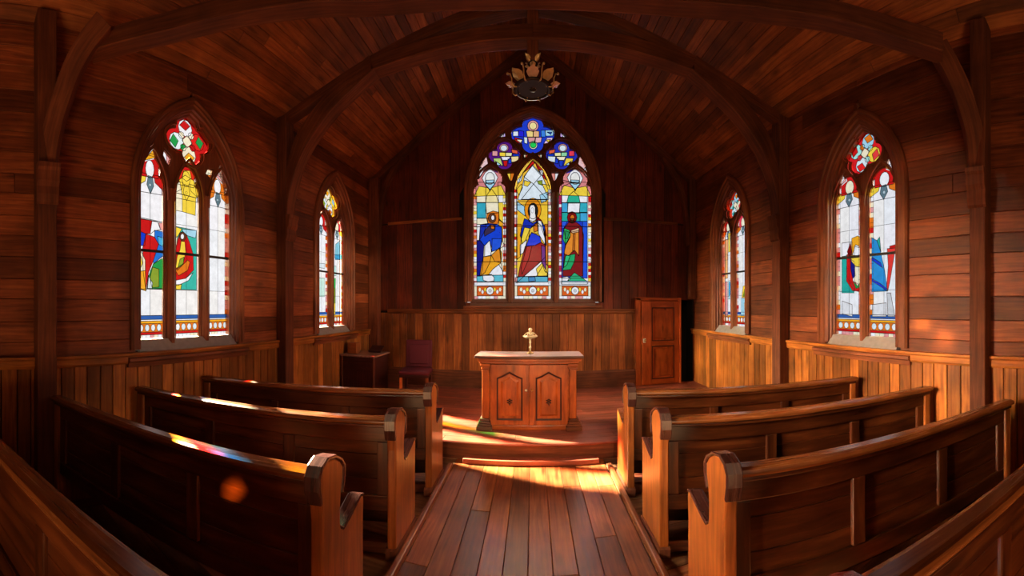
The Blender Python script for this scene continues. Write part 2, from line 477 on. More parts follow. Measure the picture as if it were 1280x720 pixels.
# platform with a lower step
plat = MB(); plat.box(-3.0, 3.0, PY + .03, BY, 0, PLAT - .03, 'x')
pc = plat.build('platform', M_BEAM); tag(pc, kind='structure')
mb = MB(); y = PY
while y < BY:
    y1 = min(BY, y + .12)
    if y > PY - .001:
        x = -3.0
        while x < 3.0:
            x1 = min(3.0, x + random.uniform(1.0, 2.6))
            if 3.0 - x1 < .4: x1 = 3.0
            mb.box(x + .001, x1 - .001, y + .001, y1 - .001, PLAT - .028, PLAT, 'x'); x = x1
    y = y1
mb.build('boards', M_PLAT, parent=pc, bevel=.003, segs=1)
mb = MB()
mb.sweep([[Vector((s, PY + q, z)) for q, z in ((.0, PLAT - .03), (-.02, PLAT - .025), (-.028, PLAT - .012), (-.02, PLAT), (.0, PLAT + .001))] for s in (-2.99, 2.99)], smooth=False)
mb.build('nosing', M_PLAT, parent=pc)
mb = MB(); mb.box(-2.99, 2.99, PY - .005, PY + .03, 0, PLAT - .03, 'x'); mb.build('riser', M_BEAM, parent=pc)
mb = MB(); mb.box(-.72, .68, PY - .12, PY - .006, 0, .05, 'x', tint=.9)
lo = mb.build('low_step', M_PLAT, bevel=.008); tag(lo, kind='structure')

# ------------------------------------------------------------------ windows
def off_poly(poly, o):
    """offset a closed polygon outward by o"""
    n = len(poly)
    A = sum(poly[i][0] * poly[(i + 1) % n][1] - poly[(i + 1) % n][0] * poly[i][1] for i in range(n))
    sg = 1 if A > 0 else -1
    out = []
    for i in range(n):
        p0, p1, p2 = poly[i - 1], poly[i], poly[(i + 1) % n]
        d1 = Vector((p1[0] - p0[0], p1[1] - p0[1])); d2 = Vector((p2[0] - p1[0], p2[1] - p1[1]))
        if d1.length < 1e-9 or d2.length < 1e-9: out.append(p1); continue
        d1.normalize(); d2.normalize()
        n1 = Vector((d1.y, -d1.x)) * sg; n2 = Vector((d2.y, -d2.x)) * sg
        m = n1 + n2
        if m.length < .3: m = n1
        m.normalize(); k = o / max(.45, m.dot(n1))
        out.append((p1[0] + m.x * k, p1[1] + m.y * k))
    return out

def plate(mb, pl, c, outer, holes, d0, d1, g=(0, 0, 1)):
    """flat plate with holes, between depths d0 (room side) and d1"""
    polys = [ccw(q) for q in [outer] + holes]
    vs = []; fs = []
    for p in polys:
        b = len(vs); vs += [Vector(q) for q in p]; fs.append(list(range(b, b + len(p))))
    V, E_, Fc, _, _, OF = delaunay_2d_cdt(vs, [], fs, 0, 1e-5)
    keep = [f for f, of in zip(Fc, OF) if of and 0 in of and all(k == 0 for k in of)]
    t, off = mb.rnd()
    from collections import Counter
    cnt = Counter()
    for f in keep:
        for i in range(len(f)):
            cnt[(f[i], f[(i + 1) % len(f)])] += 1
        mb.face([pl.P(c + V[i].x, V[i].y, d0) for i in f], g, t, off)
        mb.face([pl.P(c + V[i].x, V[i].y, d1) for i in reversed(f)], g, t, off)
    for (a, b) in list(cnt):
        if (b, a) not in cnt:
            mb.face([pl.P(c + V[a].x, V[a].y, d0), pl.P(c + V[a].x, V[a].y, d1), pl.P(c + V[b].x, V[b].y, d1), pl.P(c + V[b].x, V[b].y, d0)], g, t, off)

def light_shape(cx, w, zb, zs, za, cusp=True):
    """outline of one light: rect with a cusped, pointed head"""
    h = za - zs
    if cusp:
        pr = [(1, 0), (1, .16), (.97, .30), (.88, .41), (.70, .47), (.76, .54), (.76, .65), (.66, .78), (.47, .89), (.22, .97)]
    else:
        a = w; R = arch_R(a, h)
        pr = []
        for i in range(11):
            ph = math.acos((R - a) / R) * i / 11
            pr.append(((a - R + R * math.cos(ph)) / w, R * math.sin(ph) / h))
    right = [(cx + w, zb)] + [(cx + x * w, zs + t * h) for x, t in pr]
    return right + [(cx, za)] + [(2 * cx - x, z) for x, z in right[::-1]]

def quatrefoil(cx, cz, r, rot=0.0, n=11, sx=1.0):
    """four round lobes with inward cusps"""
    lr = r * .485; d = r - lr; out = []
    for k in range(4):
        a0 = rot + k * math.pi / 2
        for i in range(n):
            de = math.radians(-45 + 90 * i / n)
            q = d * math.cos(de) + math.sqrt(max(0, lr * lr - (d * math.sin(de)) ** 2))
            out.append((cx + sx * q * math.cos(a0 + de), cz + q * math.sin(a0 + de)))
    return out
def circ(cx, cz, r, n=12, ry=None):
    return [(cx + r * math.cos(2 * math.pi * i / n), cz + (ry or r) * math.sin(2 * math.pi * i / n)) for i in range(n)]

W_ = (.93, .92, .95); CR = (.95, .86, .62); YE = (.95, .68, .06); AM = (.93, .42, .02); OR = (.80, .20, .015); RD = (.62, .012, .012)
DR = (.26, .006, .008); PK = (.80, .36, .36); BL = (.01, .05, .62); DB = (.01, .012, .22); CY_ = (.06, .42, .72); SK = (.40, .70, .86)
TE = (.02, .42, .36); GR = (.02, .34, .07); OL = (.26, .36, .03); PU = (.16, .02, .24); BRN = (.16, .05, .02); BK = (.012, .012, .016); GY = (.62, .64, .66); LC = (.75, .85, .90)

def ccw(p):
    A = sum(p[i][0] * p[(i + 1) % len(p)][1] - p[(i + 1) % len(p)][0] * p[i][1] for i in range(len(p)))
    return list(p) if A > 0 else list(p)[::-1]
def glass_and_lead(root, pl, c, outline, cells, d=.112, lead_w=.006):
    vs = []; fs = []
    cells = [(ccw(p), q, l) for p, q, l in cells]
    allp = [(ccw(outline), W_, False)] + cells
    for p, col, ld in allp:
        b = len(vs); vs += [Vector((q[0], q[1])) for q in p]; fs.append(list(range(b, b + len(p))))
    V, E_, Fc, _, _, OF = delaunay_2d_cdt(vs, [], fs, 0, 1e-5)
    me = bpy.data.meshes.new('glass'); faces = []; cols = []
    for f, of in zip(Fc, OF):
        if 0 not in of: continue
        faces.append(tuple(f)); cols.append(allp[max(of)][1])
    me.from_pydata([tuple(pl.P(c + v.x, v.y, d) - root.location) for v in V], [], faces)
    at = me.attributes.new('pane_colour', 'FLOAT_COLOR', 'FACE')
    flat = []
    for q in cols: flat += [q[0], q[1], q[2], 1.0]
    at.data.foreach_set('color', flat)
    me.materials.append(M_GLASS)
    o = bpy.data.objects.new('glass', me); COL.objects.link(o); o.parent = root
    mb = MB(); xmin = min(p[0] for p in outline); xmax = max(p[0] for p in outline)
    for p, col, ld in cells:
        if not ld: continue
        w = lead_w if ld is True else ld
        n = len(p)
        for i in range(n):
            a = Vector(p[i]); b = Vector(p[(i + 1) % n]); e = b - a
            if e.length < 1e-4: continue
            e.normalize(); a = a - e * w * .4; b = b + e * w * .4
            q = Vector((-e.y, e.x)) * w / 2
            mb.face([pl.P(c + u.x, u.y, d - .004) for u in (a - q, b - q, b + q, a + q)], (0, 0, 1), .5, (0, 0))
    l = mb.build('lead_came', M_LEAD, parent=root, weld=False)
    return o

def casing(root, op, sill_mat, back=False, cols=None):
    pl, c, a, R, zb, zs = op['pl'], op['c'], op['a'], op['R'], op['zb'], op['zs']; cw = op['cas']
    # moulded casing + reveal swept round the arch: (outward offset, depth)
    prof = [(cw, .0), (cw, -.035), (cw - .02, -.055), (cw - .045, -.055), (cw - .055, -.035), (cw * .35, -.035), (cw * .25, -.02), (0, -.012),
            (0, .02), (-.018, .028), (-.018, .06), (-.035, .068), (-.035, .135), (0.04, .2), (cw * .9, .2)]
    zz = zb - .02
    paths = [arch_path(a, R, zz, zs, o) for o, _ in prof]
    rings = [[pl.P(c + paths[j][i][0], paths[j][i][1], prof[j][1]) for j in range(len(prof))] for i in range(len(paths[0]))]
    mb = MB(); mb.sweep(rings, closed_profile=False, caps=False)
    fr = mb.build('frame', M_FRAME, parent=root)
    # sill: sloping ledge and front moulding
    mb = MB(); w = a + cw + (.04 if not back else .0)
    q = [(.14, zb + (.035 if back else .065)), (.052, zb + (.03 if back else .06)), (-.03, zb - .075), (-.03, zb - .1), (.14, zb - .1)]
    mb.prism([pl.P(c - a - .01, z, d) for d, z in q], pl.P(c + a + .01, 0, 0) - pl.P(c - a - .01, 0, 0), pl.g('s'))
    mb.build('sill', sill_mat, parent=root)
    mb = MB()
    q = [(0, zb - .078), (-.055, zb - .085), (-.085, zb - .093), (-.085, zb - .122), (-.06, zb - .132), (-.05, zb - .178), (0, zb - .178)]
    mb.prism([pl.P(c - w, z, d) for d, z in q], pl.P(c + w, 0, 0) - pl.P(c - w, 0, 0), pl.g('s'))
    mb.build('sill_moulding', M_FRAME, parent=root, bevel=.004)

def border_cells(x0, x1, z0, z1, n, pal, rnd):
    out = []
    for i in range(n):
        a = z0 + (z1 - z0) * i / n; b = z0 + (z1 - z0) * (i + 1) / n
        out.append(([(x0, a), (x1, a), (x1, b), (x0, b)], rnd.choice(pal), .004))
    return out
def rect(x0, z0, x1, z1): return [(x0, z0), (x1, z0), (x1, z1), (x0, z1)]

def head_cells(cx, w, zs, za, rnd, col):
    """coloured cells in the cusped head of a light"""
    h = za - zs; out = []
    out.append((rect(cx - w, zs + h * .0, cx + w, za), W_, True))
    out.append(([(cx - w, zs + .15 * h), (cx - w, zs + .5 * h), (cx - .3 * w, zs + .5 * h), (cx - .4 * w, zs + .3 * h)], rnd.choice((RD, OR, YE)), True))
    out.append(([(cx + w, zs + .15 * h), (cx + w, zs + .5 * h), (cx + .3 * w, zs + .5 * h), (cx + .4 * w, zs + .3 * h)], rnd.choice((OR, RD, YE)), True))
    out.append(([(cx - .7 * w, zs + .42 * h), (cx + .7 * w, zs + .42 * h), (cx + .7 * w, za + .02), (cx - .7 * w, za + .02)], RD if col is None else col, True))
    out.append((circ(cx - .03 * w, zs + .64 * h, .36 * w, ry=.24 * h), CR if rnd.random() < .4 else W_, True))
    out.append(([(cx - .16 * w, zs + .46 * h), (cx + .2 * w, zs + .44 * h), (cx + .3 * w, zs + .2 * h), (cx + .02 * w, zs - .02 * h), (cx - .28 * w, zs + .22 * h)], (.12, .2, .24), True))
    out.append((circ(cx, zs + .22 * h, .10 * w, 7), (.5, .62, .68), .003))
    return out

def qf_cells(cx, cz, r, rot, pal, rnd, bg):
    out = [(circ(cx, cz, r * 1.25, 16), bg, False)]
    for k in range(4):
        a = rot + k * math.pi / 2
        px_, pz_ = cx + .56 * r * math.cos(a), cz + .56 * r * math.sin(a)
        out.append((circ(px_, pz_, .36 * r, 10), pal[(2 * k) % len(pal)], True))
        out.append(([(px_ + .3 * r * math.cos(a + 1.2), pz_ + .3 * r * math.sin(a + 1.2)), (px_ + .33 * r * math.cos(a), pz_ + .33 * r * math.sin(a)), (px_ + .3 * r * math.cos(a - 1.2), pz_ + .3 * r * math.sin(a - 1.2)), (px_ - .1 * r * math.cos(a), pz_ - .1 * r * math.sin(a))], pal[(2 * k + 1) % len(pal)], True))
        b = a + math.pi / 4
        out.append((circ(cx + .36 * r * math.cos(b), cz + .36 * r * math.sin(b), .15 * r, 7), rnd.choice(pal), True))
    out.append((circ(cx, cz, .27 * r, 4), rnd.choice((W_, CR)), True))
    return out

def side_window(n, key, lights, mw, mats, figure, seed):
    op = OPEN[key]; pl, c, a, R, zb, zs = op['pl'], op['c'], op['a'], op['R'], op['zb'], op['zs']
    rnd = random.Random(seed)
    root = empty('window_%d' % n, pl.P(c, zb, 0), kind='structure')
    casing(root, op, M_STONE)
    nl = len(lights)
    ain = a - .035
    outer = off_poly([(x, z) for x, z in arch_path(a, R, zb, zs, -.03)], 0.0)
    holes = []; inner = []
    tops = []
    for i, (lc, lw, za) in enumerate(lights):
        holes.append(light_shape(lc, lw, zb + .06, 2.74, za))
        tops.append((lc, lw, za))
    qc = figure['qf']; q = quatrefoil(qc[0], qc[1], qc[2], qc[3], sx=1.12)
    holes.append(q)
    for sp in figure.get('span', []): holes.append(sp)
    mb = MB()
    plate(mb, pl, c, outer, holes, .083, .108)
    back_h = [off_poly(h, .010) for h in holes]
    plate(mb, pl, c, off_poly(outer, .004), back_h, .066, .084)
    mb.build('tracery', M_FRAME, parent=root)
    mb = MB()      # mullion roll mouldings in front of the tracery plate
    for mx in mw:
        mb.sweep([[pl.P(c + mx + o, z, d) for o, d in ((-.046, .068), (-.038, .045), (-.016, .024), (.016, .024), (.038, .045), (.046, .068))] for z in (zb - .02, 2.80)])
    rr_ = qc[2] + .035
    ringp = [quatrefoil(qc[0], qc[1], rr_ - .01, qc[3], sx=1.12), quatrefoil(qc[0], qc[1], rr_ + .012, qc[3], sx=1.12)]
    m_ = len(ringp[0])
    mb.sweep([[pl.P(c + ringp[0][i % m_][0], ringp[0][i % m_][1], .054), pl.P(c + ringp[0][i % m_][0], ringp[0][i % m_][1], .036), pl.P(c + ringp[1][i % m_][0], ringp[1][i % m_][1], .036), pl.P(c + ringp[1][i % m_][0], ringp[1][i % m_][1], .054)] for i in range(m_ + 1)], caps=False)
    # pointed hoods over each light
    for lc, lw, za in tops:
        ro = arch_R(lw + .03, za + .05 - 2.72)
        p0 = arch_path(lw + .03, ro, 2.68, 2.72, 0, 8); p1 = arch_path(lw + .03, ro, 2.68, 2.72, .025, 8)
        mb.sweep([[pl.P(c + lc + p0[i][0], p0[i][1], .054), pl.P(c + lc + p0[i][0], p0[i][1], .034), pl.P(c + lc + p1[i][0], p1[i][1], .034), pl.P(c + lc + p1[i][0], p1[i][1], .054)] for i in range(len(p0))])
    mb.build('mullion', M_FRAME, parent=root)
    mb = MB(); mb.sweep([[pl.P(s, z, d) for z, d in ((2.155, .085), (2.155, .108), (2.18, .108), (2.18, .085))] for s in (c - a + .03, c + a - .03)])
    mb.build('transom', M_LEAD, parent=root)
    # glazing
    cells = []
    for i, (lc, lw, za) in enumerate(lights):
        for z0, z1 in ((1.53, 1.79), (1.79, 2.16), (2.16, 2.47), (2.47, 2.74)):
            cells.append((rect(lc - lw - .02, z0, lc + .0, z1), rnd.choice((W_, (.9, .92, .95), (.93, .92, .9))), .004))
            cells.append((rect(lc, z0, lc + lw + .02, z1), rnd.choice((W_, (.9, .92, .95), (.95, .93, .9))), .004))
        for sgn in figure.get('border', {}).get(i, ()):
            bx = (lc + lw - .035, lc + lw + .02) if sgn > 0 else (lc - lw - .02, lc - lw + .035)
            cells += border_cells(bx[0], bx[1], 1.53, 2.95, 26, (RD, OR, PK, CR, W_, PK), rnd)
        cells += head_cells(lc, lw, 2.74, za, rnd, figure.get('head', {}).get(i))
        # base band
        cells.append((rect(lc - lw - .02, 1.49, lc + lw + .02, 1.53), (.03, .12, .42), True))
        cells.append((rect(lc - lw - .02, 1.34, lc + lw + .02, 1.475), OR, True))
        cells.append((rect(lc - lw - .02, 1.34, lc + lw + .02, 1.365), RD, True))
        cells.append((rect(lc - lw - .02, 1.45, lc + lw + .02, 1.475), AM, True))
        k = 4
        for j in range(k):
            xx = lc - lw + 2 * lw * (j + .5) / k
            cells.append((circ(xx, 1.408, lw * .19, 8, ry=.036), (W_, LC)[j % 2], .005))
        for j in range(6):
            xx = lc - lw + 2 * lw * j / 6
            cells.append((rect(xx, 1.27, xx + 2 * lw / 6, 1.34), rnd.choice((W_, CR, PK, W_)), .003))
    for poly, col in figure['px']:
        pts = [pl.px(x, y) for x, y in poly]
        cells.append(([(s - c, z) for s, z in pts], col, True))
    qp = figure['qpal']
    cells += qf_cells(qc[0], qc[1], qc[2], qc[3], qp, rnd, figure['qbg'])
    for i, sp in enumerate(figure.get('span', [])):
        cells.append((off_poly(sp, .01), (W_, W_, CR, W_)[i % 4], False))
        m_ = [(sp[0][0] + sp[1][0]) / 2, (sp[0][1] + sp[1][1]) / 2]
        cells.append(([sp[0], sp[1], ((sp[1][0] + sp[2][0]) / 2, (sp[1][1] + sp[2][1]) / 2)], (AM, PK, OR, PK)[i % 4], True))
    outline = arch_path(a, R, zb, zs, -.02)
    glass_and_lead(root, pl, c, outline, cells, d=.112)
    return root

def Z(ox, oy, k, pts): return [(ox + x / k, oy + y / k) for x, y in pts]
def ell(x, y, rx, ry, n=12): return [(x + rx * math.cos(2 * math.pi * i / n), y + ry * math.sin(2 * math.pi * i / n)) for i in range(n)]

# --- left, nearest (three lights). px traced from the photograph onto the glass plane
zl = lambda p: Z(160, 265, 4, p)
zu = lambda p: Z(160, 135, 720 / 140, p)
L1px = [
    (zl([(45, 22), (175, 50), (175, 385), (40, 385)]), W_),
    (zl([(46, 28), (122, 42), (112, 108), (90, 108), (46, 88)]), RD), (zl([(122, 44), (150, 50), (165, 88), (135, 92), (112, 112)]), W_),
    (zl([(155, 52), (178, 56), (178, 90), (165, 88)]), PK),
    (zl([(46, 88), (90, 108), (86, 168), (46, 165)]), BL),
    (zl([(92, 108), (135, 125), (155, 160), (128, 245), (105, 300), (92, 395), (78, 300), (75, 180)]), RD),
    (zl([(135, 90), (178, 98), (178, 218), (130, 258), (128, 245), (155, 160), (135, 125)]), (.02, .18, .66)),
    (zl([(150, 120), (178, 130), (178, 175), (155, 160)]), CY_),
    (zl([(128, 260), (178, 228), (178, 382), (100, 384), (105, 320)]), GR),
    (zl([(125, 275), (157, 285), (157, 375), (122, 378), (112, 330)]), OL),
    (zl([(104, 318), (125, 355), (122, 382), (98, 382)]), LC),
    (zl([(40, 192), (70, 200), (88, 240), (88, 292), (40, 300)]), CR), (zl([(48, 195), (62, 200), (75, 255), (60, 292), (48, 292)]), YE),
    (zl([(40, 300), (88, 292), (92, 395), (60, 384), (40, 376)]), AM),
    (zl([(222, 68), (345, 92), (345, 390), (222, 386)]), (.05, .50, .40)),
    (zl([(225, 68), (272, 84), (250, 122), (225, 134)]), YE), (zl([(272, 84), (345, 92), (340, 130), (300, 118), (278, 98)]), SK),
    (zl([(222, 130), (250, 122), (246, 160), (238, 200), (222, 215)]), CR),
    (zl([(276, 97), (294, 112), (310, 150), (328, 210), (330, 290), (290, 332), (222, 345), (224, 280), (238, 200), (250, 140), (262, 104)]), RD),
    (zl([(268, 145), (286, 148), (291, 200), (278, 258), (240, 284), (248, 222), (262, 190)]), YE),
    (zl([(262, 235), (282, 225), (278, 262), (248, 292)]), OL),
    (zl([(238, 290), (278, 262), (300, 240), (312, 250), (300, 292), (255, 318)]), OR),
    (zl(ell(276, 122, 17, 22)), BRN), (zl(ell(274, 122, 9, 14)), W_),
    (zl([(222, 345), (290, 332), (328, 302), (305, 342), (250, 368), (222, 362)]), W_),
    (zl([(222, 364), (270, 362), (266, 388), (222, 388)]), YE),
    (zu([(352, 555), (440, 578), (435, 690), (352, 665)]), YE), (zu([(300, 540), (352, 555), (352, 665), (300, 655)]), CR),
    (zu([(300, 540), (320, 470), (370, 430), (430, 470), (445, 578)]), YE), (zu([(360, 400), (400, 400), (410, 450), (380, 470), (352, 450)]), YE),
    (zu([(300, 500), (335, 470), (350, 555), (300, 540)]), CR),
]
L1fig = dict(px=L1px, qf=(.01, 3.355, .245, .18), border={2: (1,)}, head={0: RD, 1: (.75, .03, .01), 2: OR},
             qpal=[(.80, .02, .015), GR, W_, RD, (.8, .9, .9), GR, CR, AM, W_], qbg=RD,
             span=[[(-.50, 3.05), (-.38, 3.10), (-.435, 3.24)], [(.50, 3.02), (.40, 3.08), (.44, 3.22)], [(.24, 3.06), (.31, 3.02), (.33, 3.12), (.27, 3.12)], [(-.24, 3.04), (-.21, 3.13), (-.29, 3.19), (-.30, 3.13)]])
side_window(1, 'L1', [(-.435, .135, 3.11), (0.0, .145, 3.085), (.43, .14, 3.09)], [-.217, .217], None, L1fig, 11)

# --- left, far (two lights)
zm = lambda p: Z(380, 315, 438 / 70, p)
zmu = lambda p: Z(380, 215, 458 / 70, p)
L2px = [
    (zm([(120, 88), (165, 90), (165, 130), (120, 120)]), LC), (zm([(95, 200), (165, 205), (165, 350), (95, 345)]), (.6, .85, .75)),
    (zm([(212, 105), (255, 110), (255, 185), (212, 185)]), (.55, .85, .78)), (zm([(212, 200), (252, 208), (248, 350), (212, 350)]), (.03, .55, .12)),
    (zm([(215, 350), (250, 350), (248, 490), (212, 490)]), YE), (zm([(225, 290), (250, 280), (250, 400), (228, 400)]), OL),
    (zmu([(262, 590), (300, 560), (300, 720), (255, 700)]), (.25, .6, .75)), (zm([(245, 20), (300, 20), (300, 60), (248, 60)]), CY_),
]
L2fig = dict(px=L2px, qf=(-.02, 3.285, .225, .3), border={0: (1,), 1: (1,)}, head={0: RD, 1: (.7, .02, .05)},
             qpal=[YE, SK, (.95, .85, .7), AM, LC, OL, W_, OR], qbg=(.75, .45, .03),
             span=[[(-.36, 3.0), (-.27, 3.05), (-.31, 3.13)], [(.37, 3.0), (.29, 3.04), (.32, 3.12)]])
side_window(2, 'L2', [(-.24, .165, 3.06), (.24, .17, 3.06)], [0.0], None, L2fig, 12)

# --- right, nearest (two lights)
zr = lambda p: Z(1020, 280, 524 / 120, p)
zru = lambda p: Z(1020, 155, 665 / 120, p)
R1px = [
    (zr([(138, 178), (166, 172), (166, 290), (205, 350), (205, 376), (138, 376)]), TE), (zr([(138, 104), (195, 96), (195, 170), (165, 172), (138, 180)]), W_),
    (zr([(165, 168), (188, 158), (186, 240), (200, 312), (250, 340), (250, 372), (195, 362), (163, 310)]), RD),
    (zr([(186, 190), (206, 205), (212, 282), (198, 300), (186, 245)]), DB), (zr([(168, 150), (185, 100), (195, 170), (180, 190)]), DR),
    (zr([(193, 78), (225, 64), (250, 78), (250, 172), (236, 122), (214, 112), (195, 172), (190, 120)]), AM),
    (zr([(186, 168), (250, 176), (250, 236), (215, 232), (192, 205)]), YE), (zr([(206, 120), (236, 130), (242, 170), (205, 172)]), W_),
    (zr([(210, 230), (240, 234), (237, 320), (224, 340), (208, 308)]), CR), (zr([(200, 312), (225, 340), (240, 320), (250, 340), (215, 352)]), GR),
    (zr([(302, 74), (330, 90), (350, 150), (372, 250), (388, 366), (302, 370)]), (.03, .30, .70)), (zr([(302, 180), (350, 210), (362, 240), (302, 196)]), BL),
    (zr([(302, 300), (340, 318), (384, 352), (386, 366), (340, 335), (302, 312)]), BL), (zr([(330, 90), (345, 70), (352, 150)]), TE),
    (zr([(386, 134), (432, 130), (400, 320), (390, 364), (383, 340), (392, 230)]), (.80, .05, .04)), (zr([(400, 120), (432, 112), (434, 130), (400, 132)]), RD),
    (zr([(385, 376), (405, 376), (428, 505), (390, 505)]), GY), (zr([(305, 440), (380, 430), (380, 505), (305, 505)]), (.80, .81, .83)),
    (zr([(140, 420), (195, 440), (195, 505), (140, 490)]), (.82, .83, .85)),
]
R1fig = dict(px=R1px, qf=(.015, 3.28, .225, .35), border={0: (-1, 1), 1: (1,)}, head={0: RD, 1: RD},
             qpal=[(.4, .8, .75), RD, SK, OR, YE, (.8, .05, .05), LC, (.85, .02, .02)], qbg=(.72, .015, .02),
             span=[[(-.36, 3.0), (-.27, 3.05), (-.31, 3.14)], [(.36, 3.0), (.28, 3.04), (.31, 3.12)]])
# the side s axis runs away from the camera: the light at the larger s is the one shown on the left
side_window(3, 'R1', [(.235, .17, 3.07), (-.235, .17, 3.06)], [0.0], None, R1fig, 13)

zq = lambda p: Z(880, 315, 438 / 70, p)
zqu = lambda p: Z(880, 225, 504 / 70, p)
R2px = [
    (zq([(160, 20), (182, 15), (182, 205), (160, 210)]), (.95, .5, .2)), (zq([(188, 225), (220, 220), (220, 365), (188, 368)]), (.5, .8, .92)),
    (zq([(190, 240), (205, 235), (205, 330), (190, 350)]), CY_), (zq([(160, 235), (180, 230), (182, 500), (160, 500)]), PK),
    (zq([(300, 270), (325, 255), (330, 360), (290, 355)]), YE), (zq([(312, 290), (330, 290), (330, 345), (300, 350)]), OL),
    (zq([(285, 362), (333, 362), (333, 500), (285, 500)]), (.45, .75, .88)), (zq([(310, 400), (333, 410), (333, 470), (312, 450)]), CR),
    (zqu([(180, 540), (212, 530), (212, 720), (180, 720)]), (.95, .45, .2)), (zqu([(214, 480), (250, 470), (250, 640), (214, 650)]), YE),
    (zqu([(228, 500), (250, 490), (250, 620), (230, 640)]), CR),
]
R2fig = dict(px=R2px, qf=(.0, 3.26, .21, .3), border={0: (1,), 1: (1,)}, head={0: RD, 1: (.8, .05, .1)},
             qpal=[(.4, .7, .7), RD, SK, OR, CR, (.8, .05, .05), LC, TE], qbg=(.72, .05, .02),
             span=[[(-.36, 3.0), (-.27, 3.05), (-.31, 3.13)], [(.36, 3.0), (.28, 3.04), (.31, 3.12)]])
side_window(4, 'R2', [(.225, .16, 3.05), (-.225, .16, 3.05)], [0.0], None, R2fig, 14)

for key_, nm_ in (('R1', 'window_3'),):
    op = OPEN[key_]; p_ = op['pl'].P(op['c'], op['zs'] + op['rise'] + op['cas'] + .005, -.03); mb = MB()
    mb.lathe([(0, 0), (.018, 0), (.014, .02), (.028, .035), (.03, .05), (.014, .062), (.01, .085), (0, .095)], p_, 10)
    mb.build('finial', M_BEAM, parent=bpy.data.objects[nm_])
